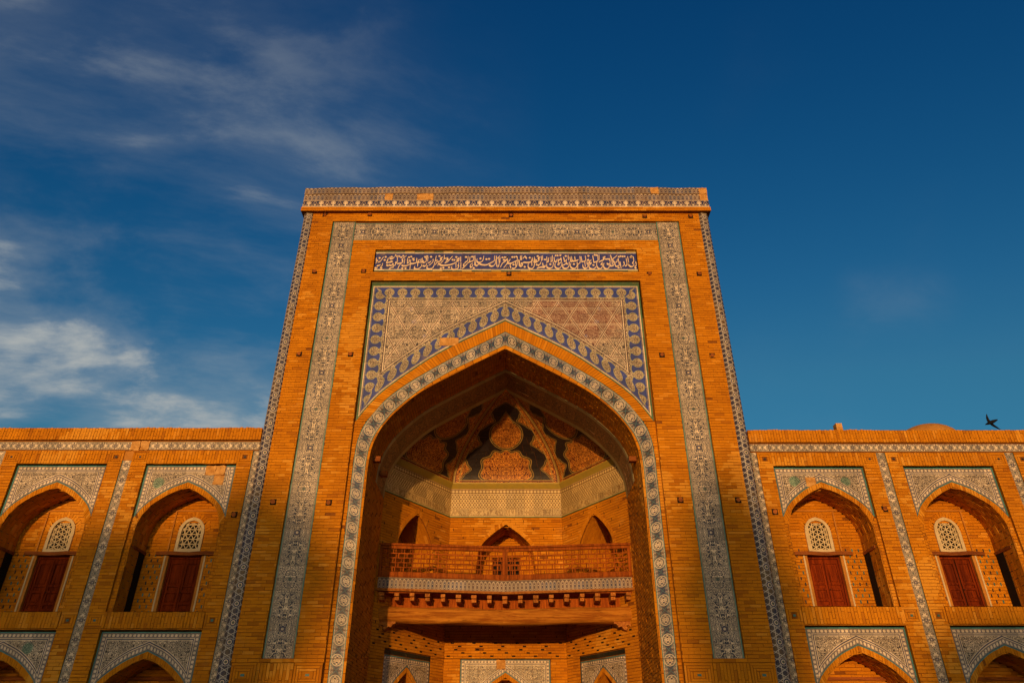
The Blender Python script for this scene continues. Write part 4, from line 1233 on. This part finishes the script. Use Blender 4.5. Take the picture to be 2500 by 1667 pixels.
fa_m = mat_arcade('fascia niche tile', 0.115, 0.30); fa_b = mat_blue('bright cobalt glaze', (0.02, 0.03, 0.30), (0.03, 0.03, 0.18))
fmp = lambda u, v, n: (np.asarray(u), BY - .012 - np.asarray(n), np.asarray(v) + sag(np.asarray(u)))
for i in range(32):
    a = -3.60 + i * 0.225
    tile(balcony, fmp, (a, a + 0.225, 6.155, 6.460), fa_m, 0.02, uvo=(3.60, -6.155), gap=0.004, name='fascia_tile')
for i in range(17):
    x = -3.46 + i * 0.4325
    mb = MB(); z = float(sag(x)); w = 0.066 + random.uniform(-.006, .008); j = random.uniform(-.02, .02)
    solid(mb, x - w, x + w, BY - .10 + j, 4.4, 5.945 + z, 6.028 + z); solid(mb, x - w * .92, x + w * .92, BY - .03 + j, 4.4, 5.845 + z, 5.935 + z)
    mb.build('joist', joist_m, balcony)
vbar('back_board', -3.50, 3.50, 5.60, 6.02, 3.42, 3.46, rail_m)
bmb = MB(); nS, nR = 34, 14
for i in range(nS):
    pass
V = []
for i in range(nS):
    x = -3.64 + 7.28 * i / (nS - 1); cz = 5.50 + float(sag(x)) * 0.75; 
    for k in range(nR):
        an = 2 * math.pi * k / nR; c, s = math.cos(an), math.sin(an)
        e = 0.62
        y = 3.24 + 0.20 * math.copysign(abs(c) ** e, c); z = cz + 0.215 * math.copysign(abs(s) ** e, s) * (1 + 0.06 * math.sin(i * 0.55 + k * 0.4))
        V.append((x, y + 0.014 * math.sin(i * 0.9 + k * 1.7), z + 0.012 * math.sin(i * 0.7 + 2 * k)))
bmb.add(V, [[i * nR + k, i * nR + (k + 1) % nR, (i + 1) * nR + (k + 1) % nR, (i + 1) * nR + k] for i in range(nS - 1) for k in range(nR)])
bo = bmb.build('beam', beam_m, balcony)
for p_ in bo.data.polygons: p_.use_smooth = True
prof = [(0, 0), (.62, 0), (.62, -.06), (.55, -.07), (.50, -.15), (.42, -.13), (.37, -.20), (.29, -.24), (.25, -.17), (.30, -.11), (.22, -.09), (.16, -.16), (.08, -.30), (0, -.34)]
for s in (-1, 1):
    mb = MB(); n = len(prof)
    V = [(s * (3.66 - a), y, 5.30 + b) for y in (3.10, 3.36) for a, b in prof]
    mb.add(V, [list(range(n)), list(range(n, 2 * n))] + [[i, (i + 1) % n, n + (i + 1) % n, n + i] for i in range(n)])
    mb.build('carved_bracket', joist_m, balcony)
# dark paired joints in the plain brickwork of the apse
pl = MB()
for fi, (mf, L) in enumerate(FAC):
    rows = []
    for j in range(46):
        z = 4.72 + j * 0.092
        if z > 8.9: break
        for i in range(int(L / 0.33)):
            u = 0.12 + i * 0.33 + (j % 3) * 0.11
            if u > L - .1 or abs(u - L / 2) < uNS[fi == 1].half(z) + 0.12 and z > 6.1: continue
            if (i + j) % 2 or (z > 5.1 and (i * 3 + j * 5) % 3): continue
            rows += [(u, u + .018, z - .035, z + .035)] if z > 5.1 else [(u - .04, u + .06, z - .020, z + .022)]
    boxes(pl, rows, 0.006, -0.005, mf, 0.2)
for mpj in (JL, JR):
    rows = []
    for j in range(62):
        for i in range(9):
            if (i * 5 + j * 3) % 4 == 0: rows.append((0.08 + i * 0.3 + (j % 2) * 0.15, 0.096 + i * 0.3 + (j % 2) * 0.15, 3.0 + j * .092, 3.06 + j * .092))
    boxes(pl, rows, 0.007, -0.005, mpj, 0.2)
pl.build('deep_joint', void_m, portal, 'stuff')
bk.finish(portal, brick_m)

# ------------------------------------------------------------------ the two arcaded wings
YW = 0.25; KW = (18.2 + YW) / 18.2
def zx(x): return x * KW
def zz_(z): return 1.6 + (z - 1.6) * KW
strip_m = mat_band('arabesque strip tile', 0.25, 0.44, 15.0, TURQ, fs=0.45)
wband_m = mat_band('arabesque cornice tile', 0.235, 0.38, 15.0, (0.30, 0.24, 0.10), fs=0.4)
panel_m = door_m
WW = 0.55
def grille(parent, xc, z0, z1, hw, y, style):
    """pierced plaster window screen with a pointed head"""
    out = Arc2([(hw, z0 + 0.52), (hw * 0.90, z0 + 0.69), (hw * 0.54, z0 + 0.845), (0, z1)], z0)
    inn = Arc2([(hw - .080, z0 + 0.50), (hw * 0.90 - .072, z0 + 0.65), (hw * 0.54 - .04, z0 + 0.78), (0, z1 - .09)], z0)
    mb = MB(); mp = front(y)
    rm = ring_idx(mp, inn, out, xc)
    us = np.linspace(0, inn.len, 41)
    boxes(mb, [(a, b, 0, 1) for a, b in zip(us[:-1], us[1:])], 0.05, -0.05, rm, .5)
    boxes(mb, [(xc - hw, xc + hw, z0 - .03, z0 + .05)], 0.051, -0.05, mp, .5)
    w = mb.build('window', plaster_m, parent)
    mb = MB(); H = hw - 0.07
    def clip(p, d):
        t = np.linspace(-1.4, 1.4, 281); X = p[0] + d[0] * t; Z = p[1] + d[1] * t
        ok = (np.abs(X) < np.array([inn.half(z) for z in Z]) + .01) & (Z > z0 + .03) & (Z < z1 - .08)
        if not ok.any(): return None
        i = np.where(ok)[0]; return (X[i[0]], Z[i[0]]), (X[i[-1]], Z[i[-1]])
    g = 0.118 if style == 0 else 0.13
    angs = (90, 30, 150) if style == 0 else (0, 60, 120)
    for kk, a in enumerate(angs):
        d = (math.cos(math.radians(a)), math.sin(math.radians(a))); nrm = (-d[1], d[0])
        for q in np.arange(-1.3, 1.3, g):
            c = clip((nrm[0] * q, (z0 + z1) / 2 + nrm[1] * q), d)
            if not c: continue
            (x0, za), (x1, zb) = c
            if math.hypot(x1 - x0, zb - za) < .03: continue
            t_ = 0.0115; yy = y - 0.006 + 0.003 * kk
            V = [(xc + x + nrm[0] * s * t_, yy + dy, z + nrm[1] * s * t_) for dy in (0, .03) for x, z, s in ((x0, za, -1), (x1, zb, -1), (x1, zb, 1), (x0, za, 1))]
            mb.add(V, BOXF, None, .5)
    # a second, inner rim makes the row of small cells along the edge
    inn2 = Arc2([(hw - .165, z0 + 0.46), (hw * 0.90 - .145, z0 + 0.60), (hw * 0.54 - .085, z0 + 0.715), (0, z1 - .185)], z0 + .14)
    inn3 = Arc2([(hw - .145, z0 + 0.46), (hw * 0.90 - .127, z0 + 0.615), (hw * 0.54 - .075, z0 + 0.73), (0, z1 - .16)], z0 + .14)
    r2 = ring_idx(mp, inn2, inn3, xc); us = np.linspace(0, inn2.len, 31)
    boxes(mb, [(a, b, 0, 1) for a, b in zip(us[:-1], us[1:])], 0.012, -0.02, r2, .5)
    mb.build('lattice', plaster_m, w)
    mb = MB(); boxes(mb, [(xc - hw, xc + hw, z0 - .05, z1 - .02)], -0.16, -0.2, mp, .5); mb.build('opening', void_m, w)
    return w

def wooden_door(parent, xc, z0, z1, hw, y, ajar=False):
    mb = MB(); solid(mb, xc - hw, xc - hw + .045, y - .03, y + .05, z0, z1); solid(mb, xc + hw - .045, xc + hw, y - .03, y + .05, z0, z1)
    solid(mb, xc - hw + .046, xc + hw - .046, y - .03, y + .05, z1 - .05, z1)
    d = mb.build('door', door_m, parent)
    lw = hw - .05
    for s in (-1, 1):
        mb = MB(); gap = 0.006 if not ajar else 0.018
        a, b = (xc + gap, xc + lw) if s > 0 else (xc - lw, xc - gap)
        boxes(mb, [(a, b, z0, z1 - .055)], 0.0, -0.04, front(y + .03), .35)
        H = z1 - .055 - z0
        cuts = (0.0, .05, .13, .17, .23, .27, .43, .47, .53, .57, .92, 1.0)
        boxes(mb, [(a, a + .055, z0, z1 - .055), (b - .055, b, z0, z1 - .055)], 0.034, 0.0, front(y + .03), .6)
        boxes(mb, [(a + .056, b - .056, z0 + q0 * H, z0 + q1 * H) for q0, q1 in zip(cuts[::2], cuts[1::2])], 0.031, 0.0, front(y + .03), .55)
        boxes(mb, [(a + .085, b - .085, z0 + q0 * H + .028, z0 + q1 * H - .028) for q0, q1 in zip(cuts[1:-1:2], cuts[2:-1:2]) if q1 - q0 > .1], 0.020, 0.0, front(y + .03), .7)
        boxes(mb, [(a + .105, b - .105, z0 + q0 * H + .048, z0 + q1 * H - .048) for q0, q1 in zip(cuts[1:-1:2], cuts[2:-1:2]) if q1 - q0 > .14], 0.029, 0.02, front(y + .03), .7)
        mb.build('door_leaf', door_m, d)
    mb = MB(); tube(mb, (xc + .03, y - .03, z0 + .42 * (z1 - z0)), (xc + .03, y + .0, z0 + .42 * (z1 - z0)), .016, .016, 8); mb.build('handle', void_m, d)
    if ajar:
        mb = MB(); boxes(mb, [(xc - .018, xc + .018, z0, z1 - .06)], -0.035, -0.05, front(y + .0), .5); mb.build('gap', void_m, d)

def wing(sg, Z, label, greens, blanks):
    par = empty('arcaded_wing', (sg * 11.6, YW, 0), label, 'building', 'wings beside the portal')
    b = Brick(); FW = front(YW); FR = front(YW + 0.07)
    z = {k: zz_(v) for k, v in Z.items()}
    X0, XE = zx(6.60), zx(17.0)
    cents = [sg * zx(c) for c in (8.33, 11.77, 15.22)]
    strips = [(zx(6.59), zx(6.745)), (zx(9.945), zx(10.19)), (zx(13.385), zx(13.63)), (zx(16.8), zx(17.0))]
    HR = zx(1.20)
    def S2(a, c): return (min(sg * a, sg * c), max(sg * a, sg * c))
    def base(zv):
        s = [S2(zx(6.3), XE)]
        for a, c in strips: s = not_in(s, *S2(a, c))
        return s
    def sp(zv):
        s = base(zv)
        for c in cents: s = not_in(s, c - HR, c + HR)
        return s
    b.courses(FW, ZB, z['rec2'], sp); b.courses(FW, z['rec2'], z['sl0'], base); b.courses(FW, z['sl1'], z['rec'], sp); b.courses(FW, z['rec'], z['ln0'], base)
    # soldier courses with end blocks
    for v0, v1, pr in ((z['sl0'], z['sl1'], 0.03), (z['ln0'], z['ln1'], 0.0)):
        for c in cents: soldiers(b, FW, c - HR, c + HR, v0, v1, n=pr)
        edges = [(zx(6.75), zx(8.33) - HR)] + [(zx(a) + HR, e0) for a, e0 in ((8.33, zx(9.945)), (11.77, zx(13.385)), (15.22, zx(16.8)))] + [(e1, zx(a) - HR) for a, e1 in ((11.77, zx(10.19)), (15.22, zx(13.63)))]
        for a, c in edges:
            u0, u1 = S2(a, c); motif(b, FW, (u0 + u1) / 2, (v0 + v1) / 2, u1 - u0 - .006, v1 - v0 - .006)
            mb = MB(); q = (u0 + u1) / 2; boxes(mb, [(q - .028, q + .028, (v0 + v1) / 2 - .026, (v0 + v1) / 2 + .026)], .006, -.01, FW, random.random())
            mb.build('glazed_inlay', teal_m if v0 < 6 else dark_m, par)
    u0, u1 = S2(X0, XE)
    soldiers(b, FW, u0, u1, z['pb'], z['top'], n=0.035, rag=0.016)
    # backing body, roof edge
    body = MB()
    solid(body, u0, u1, YW + .03, YW + 1.2, z['pb'], z['top'] - .02); solid(body, u0, u1, YW + .015, YW + 1.2, z['tb0'] - .02, z['pb'] - .005)
    solid(body, u0, u1, 2.05, 6.0, 0, z['top'] - .3); solid(body, u0, u1, YW + 1.2, 6.0, z['top'] - .5, z['top'] - .3)
    solid(body, u0, u1, YW + .03, 2.0, 0, ZB - .02)
    body.build('wall', mortar_m, par)
    # tile band under the parapet and tile strips between the bays
    mb = MB(); boxes(mb, [(u0, u1, z['tb0'], z['tb1'])], -.025, -.04, FW, .5); band = mb.build('tile_band', mortar_m, par)
    n = 42; w = (u1 - u0) / n
    for i in range(n):
        a = u0 + i * w
        bl = sg < 0 and (-10.45 < a < -9.9)
        if bl: tile_poly(band, FW, ragged(a + .01, a + w - .01, z['tb0'] - .01, z['tb1'] + .01), blank_m, .008, name='plain_patch'); continue
        tile(band, FW, (a, a + w, z['tb0'] + .004, z['tb1'] - .004), blank_m if bl else wband_m, -.006, uvo=(0, -z['tb0']), name='band_tile')
    for k, (a, c) in enumerate(strips):
        s0, s1 = S2(a, c); mb = MB(); boxes(mb, [(s0, s1, ZB, z['tb0'] - .01)], -.045, -.06, FW, .5); st = mb.build('tile_strip', mortar_m, par)
        nt_ = 24; hh = (z['tb0'] - .02 - ZB) / nt_
        for j in range(nt_):
            mpp = lambda u, v, n, s0=s0: FW(np.asarray(v) + s0, u, n)
            bl = sg < 0 and k == 1 and j == nt_ - 1
            tile(st, mpp, (ZB + j * hh, ZB + (j + 1) * hh, 0, s1 - s0), clay_m if bl else strip_m, -.03, name='strip_tile')
    # bays
    intr = [(1.07, 7.10), (0.885, 7.53), (0.466, 7.88), (0, 8.11)]
    ring = [(1.185, 7.28), (0.955, 7.64), (0.50, 8.01), (0, 8.245)]
    sc = lambda pts, dz=0.0: [(x * KW, zz_(q + dz)) for x, q in pts]
    up_i, up_i2, up_r = Arc2(sc(intr), zz_(Z['sl1']) + .02), Arc2(sc(intr)), Arc2(sc(ring))
    dz = Z['ap2'] - 8.245
    lo_i, lo_i2, lo_r = Arc2(sc(intr, dz), ZB), Arc2(sc(intr, dz)), Arc2(sc(ring, dz))
    depth = 0.86; YB = YW + .07 + depth
    for bi, c in enumerate(cents):
        seen = bi < 2
        # recess edges
        rv = MB()
        for a0, a1 in ((z['sl1'], z['rec']), (ZB, z['rec2'])):
            for q in (c - HR, c + HR): quad(rv, [(q, YW, a0), (q, YW + .1, a0), (q, YW + .1, a1), (q, YW, a1)])
            quad(rv, [(c - HR, YW, a1), (c + HR, YW, a1), (c + HR, YW + .1, a1), (c - HR, YW + .1, a1)])
        quad(rv, [(c - HR, YW - .02, z['sl1'] + .01), (c + HR, YW - .02, z['sl1'] + .01), (c + HR, YB + .3, z['sl1'] + .01), (c - HR, YB + .3, z['sl1'] + .01)])
        rv.build('recess_edge', brick_m, par)
        for lvl, (ii, i2, rr, rt) in enumerate(((up_i, up_i2, up_r, z['rec']), (lo_i, lo_i2, lo_r, z['rec2']))):
            z0 = z['sl1'] + .02 if lvl == 0 else ZB
            b.courses(FR, z0, rr.spring[1], lambda zv, ii=ii: [(c - HR, c - ii.half(zv)), (c + ii.half(zv), c + HR)])
            holes = [(-.50, .50, z0, zz_(6.60) * 1.0), (-.35, .35, 6.68, 7.50)] if lvl == 0 else None
            dzl = 0
            niche(b, par, FR, c, ii, depth, z0, holes, (i2, rr), 0.004)
            gl = greens.get((bi, lvl), ())
            key = 'spandrel tile %s %d %d' % ('west' if sg < 0 else 'east', bi, lvl)
            pm = mat_spandrel(key, [tuple(p - [0, rt]) for p in rr.R[::4]] + [tuple(rr.R[-1] - [0, rt])], 1.35, -.035, HR - .02, 0.145, 0.10, 13.0, big=False, greens=gl)
            mpz = lambda u, v, n, c=c: FR(u, v, n)
            # pattern coordinates measured from the top of the recess
            part = spandrel_rel(par, FR, c, rr, HR - .012, rt - .03, 0.27, pm, rt, blanks.get((bi, lvl), ()))
        # back of the upper niche: plaster frame round a door, beam, pierced window
        xc = c + 0.0
        zl = 6.62
        yb = YB
        for s in (-1, 1):
            mb = MB(); solid(mb, xc + s * .47 - .035, xc + s * .47 + .035, yb - .004, yb + .20, z['sl1'] + .02, zl - .01); mb.build('door_jamb', clay_m, par)
            mb = MB(); solid(mb, xc + s * .525 - .02, xc + s * .525 + .02, yb - .02, yb + .06, z['sl1'] + .02, zl - .01); mb.build('plaster_strip', plaster_m, par)
        wooden_door(par, xc, z['sl1'] + .02, zl - .03, .435, yb + .11, ajar=(sg > 0 and bi == 1))
        mb = MB(); V = []
        nS = 8
        for i in range(nS):
            x = xc - .77 + 1.54 * i / (nS - 1); dzz = .012 * math.sin(i * 1.3 + bi); e = .012 * math.sin(i * 2.1)
            V += [(x, yb - .07 + e, zl - .01 + dzz), (x, yb - .07 + e, zl + .085 + dzz), (x, yb + .1, zl + .085 + dzz), (x, yb + .1, zl - .01 + dzz)]
        mb.add(V, [[i * 4 + k, i * 4 + (k + 1) % 4, i * 4 + 4 + (k + 1) % 4, i * 4 + 4 + k] for i in range(nS - 1) for k in range(4)] + [[0, 1, 2, 3], [4 * nS - 4, 4 * nS - 3, 4 * nS - 2, 4 * nS - 1]])
        mb.build('lintel', lintel_m, par)
        grille(par, xc - .02 * sg, zl + .10, zl + 1.02, .345, yb + .01, 1 if (sg < 0 and bi == 0) else 0)
        # shallow raised frame round the window
        mb = MB()
        solid(mb, xc - .60, xc + .60, yb - .025, yb + .0, 7.80, 7.835); solid(mb, xc + sg * .50 - .018, xc + sg * .50 + .018, yb - .03, yb, zl + .1, 7.80)
        mb.build('raised_edge', clay_m, par)
        # voussoirs round the window head
        o_ = Arc2([(.35, zl + .62), (.315, zl + .79), (.19, zl + .95), (0, zl + 1.03)]); o2 = Arc2([(.48, zl + .68), (.43, zl + .89), (.25, zl + 1.08), (0, zl + 1.19)])
        rmm = ring_idx(front(yb), o_, o2, xc - .02 * sg); b.put(rmm, [(u, u + .05, 0, 1) for u in np.arange(0, o_.len - .03, .075)], .012)
        # passage in the outer side wall, with its beam
        xo = c + sg * up_i.R[0][0]
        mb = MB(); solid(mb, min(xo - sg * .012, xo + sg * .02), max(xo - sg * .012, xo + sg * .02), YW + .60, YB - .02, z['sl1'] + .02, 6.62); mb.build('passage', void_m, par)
        mb = MB(); solid(mb, min(xo - sg * .03, xo + sg * .05), max(xo - sg * .03, xo + sg * .05), YW + .22, YB, 6.62, 6.69); mb.build('passage_lintel', lintel_m, par)
        # glazed plugs in the brick
        ins = MB(); me = None
        for s in (-1, 1):
            for j in range(11):
                for i in range(3):
                    uu = .62 + i * .17 + (.085 if j % 2 else 0)
                    if uu > up_i.R[0][0] - .05: continue
                    q = MB(); boxes(q, [(xc + s * uu - .016, xc + s * uu + .016, z['sl1'] + .12 + j * .145, z['sl1'] + .20 + j * .145)], .006, -.004, front(yb), random.random())
                    q.build('glazed_insert', teal_m if random.random() < .6 else dark_m, par)
        # lower niche: a beam across the back
        mb = MB(); solid(mb, c - .9, c + .9, yb - .05, yb - .01, 3.60, 3.68); mb.build('lower_lintel', lintel_m, par)
        # joints of the soffit
        so = sweep_map(FR, up_i, c); sj = MB(); rows = []
        for i in range(int(up_i.len / .2)):
            for j in range(6):
                if (i + j) % 2 == 0: rows.append((i * .2, i * .2 + .012, j * .14 + .02, j * .14 + .12))
        boxes(sj, rows, .007, -.004, so, .3)
        so = sweep_map(FR, lo_i, c); rows = []
        for i in range(int(lo_i.len / .2)):
            for j in range(6):
                if (i + j) % 2 == 0: rows.append((i * .2, i * .2 + .012, j * .14 + .02, j * .14 + .12))
        boxes(sj, rows, .007, -.004, so, .3)
        sj.build('soffit_joint', dark_m, par, 'stuff')
    b.finish(par, brick_m)
    return par

def spandrel_rel(par, mf, c, ring, xs, zt, ts, mat, zref, blanks):
    sh = lambda u, v, n: mf(u, np.asarray(v) + zref, n)
    r = ring.shifted(-zref)
    return spandrel(par, sh, c, r, xs, zt - zref, ts, mat, 0.0, blanks)

LZ = dict(top=9.75, pb=9.40, tb1=9.36, tb0=9.12, ln1=9.10, ln0=8.735, rec=8.73, sl1=4.97, sl0=4.60, rec2=4.57, ap2=4.11)
RZ = dict(top=9.685, pb=9.325, tb1=9.29, tb0=9.07, ln1=9.04, ln0=8.675, rec=8.67, sl1=5.09, sl0=4.70, rec2=4.67, ap2=4.24)
wl = wing(-1, LZ, 'brick arcaded wing left of the portal, wholly in shade below its upper arches',
          {(0, 0): ((-0.78, -.52, .15),), (1, 1): ((0.62, -.40, .13),)}, {(0, 0): {(6, 0), (7, 0), (7, 1)}})
wr = wing(1, RZ, 'brick arcaded wing right of the portal, mostly sunlit, a dome behind its parapet',
          {(0, 0): ((-0.70, -.42, .15), (0.66, -.42, .13))}, {(0, 0): {(3, 1)}})
for px, py, w in ((571.8, 1255.7, wl), (1892, 1249, wr), (2160, 1242, wr)):
    x, z = pxw(px, py, YW); log_end(w, x, z, YW)
# on the right wing's roof
x, z = pxw(2047, 1049, 0.6)
mb = MB(); solid(mb, x - .085, x + .085, .5, .70, 9.6, z + .16); mb.build('roof_block', blank_m, wr)
dx, dz_ = pxw(2256, 1053, 7.0); dr = 1.15
mb = MB(); n1, n2 = 28, 9
V = []
for i in range(n2 + 1):
    t = (math.pi / 2) * i / n2
    for k in range(n1): V.append((dx + dr * math.cos(t) * math.cos(2 * math.pi * k / n1), 7.0 + dr * math.cos(t) * math.sin(2 * math.pi * k / n1), dz_ - .62 + 0.80 * math.sin(t) ** 0.95))
mb.add(V, [[i * n1 + k, i * n1 + (k + 1) % n1, (i + 1) * n1 + (k + 1) % n1, (i + 1) * n1 + k] for i in range(n2) for k in range(n1)])
dm_ = mb.build('dome', mat_plain('dome clay', (0.52, 0.24, 0.045), (0.40, 0.17, 0.03), 4.0), wr)
for p_ in dm_.data.polygons: p_.use_smooth = True
mb = MB(); tube(mb, (dx, 7, 9.0), (dx, 7, dz_ - .615), dr * 1.02, dr * 1.02, 24); mb.build('drum', brick_m, wr)

# ------------------------------------------------------------------ a swift in flight
t = 11.0
c_, s_ = math.cos(PITCH), math.sin(PITCH)
def at_px(px, py, dist):
    d = Vector((px - 1250, F_PX * c_ - (833.5 - py) * s_, F_PX * s_ + (833.5 - py) * c_)).normalized()
    return Vector(cam.location) + d * dist
be = empty('bird', at_px(2421, 1030, t), 'small dark swift flying with curved wings spread above the right wing', 'bird')
ax = (at_px(2410, 1035, t) - at_px(2432, 1026, t)).normalized()      # towards the head
vw = (at_px(2421, 1030, t) - Vector(cam.location)).normalized()
si = ax.cross(vw).normalized(); up = vw
P0 = Vector(be.location); PXM = t / F_PX
mb = MB(); secs = [(-13.0, .3), (-10.5, 1.3), (-7, 2.6), (-2, 3.6), (3, 3.3), (8, 2.1), (11.5, .9)]
V = []; nk = 10
for a, r in secs:
    for k in range(nk):
        q = 2 * math.pi * k / nk
        V.append(tuple(P0 + ax * (-a * PXM) + si * (math.cos(q) * r * PXM) + up * (math.sin(q) * r * .85 * PXM)))
mb.add(V, [[i * nk + k, i * nk + (k + 1) % nk, (i + 1) * nk + (k + 1) % nk, (i + 1) * nk + k] for i in range(len(secs) - 1) for k in range(nk)] + [list(range(nk)), list(range((len(secs) - 1) * nk, len(secs) * nk))])
bo = mb.build('body', bird_m, be)
for p_ in bo.data.polygons: p_.use_smooth = True
def blade(name, path, wid):
    mb = MB(); V = []
    for (x, y, lift), w in zip(path, wid):
        c = at_px(x, y, t) + up * (lift * PXM)
        for dw, dt in ((-w, 0), (0, .5), (w * .6, 0), (0, -.3)): V.append(tuple(c + ax * (-dw * PXM) + up * (dt * PXM)))
    n = len(path)
    mb.add(V, [[i * 4 + k, i * 4 + (k + 1) % 4, i * 4 + 4 + (k + 1) % 4, i * 4 + 4 + k] for i in range(n - 1) for k in range(4)] + [[0, 1, 2, 3], [4 * n - 4, 4 * n - 3, 4 * n - 2, 4 * n - 1]])
    mb.build(name, bird_m, be)
blade('wing', [(2417, 1030, 0), (2413, 1025, 2), (2410.5, 1019, 5), (2409, 1013, 8), (2408.5, 1010, 9)], [3.6, 3.2, 2.6, 1.5, .3])
blade('wing', [(2420, 1033, 0), (2426, 1038, 2), (2433, 1042.5, 5), (2440, 1047, 8), (2445, 1048.5, 9)], [3.6, 3.2, 2.5, 1.4, .3])
blade('tail', [(2425, 1029, 0), (2430, 1026, 0), (2436, 1022, 0)], [2.0, 1.5, .2])
blade('tail', [(2425, 1029.5, 0), (2431, 1027.5, 0), (2439, 1024.6, 0)], [2.0, 1.5, .2])
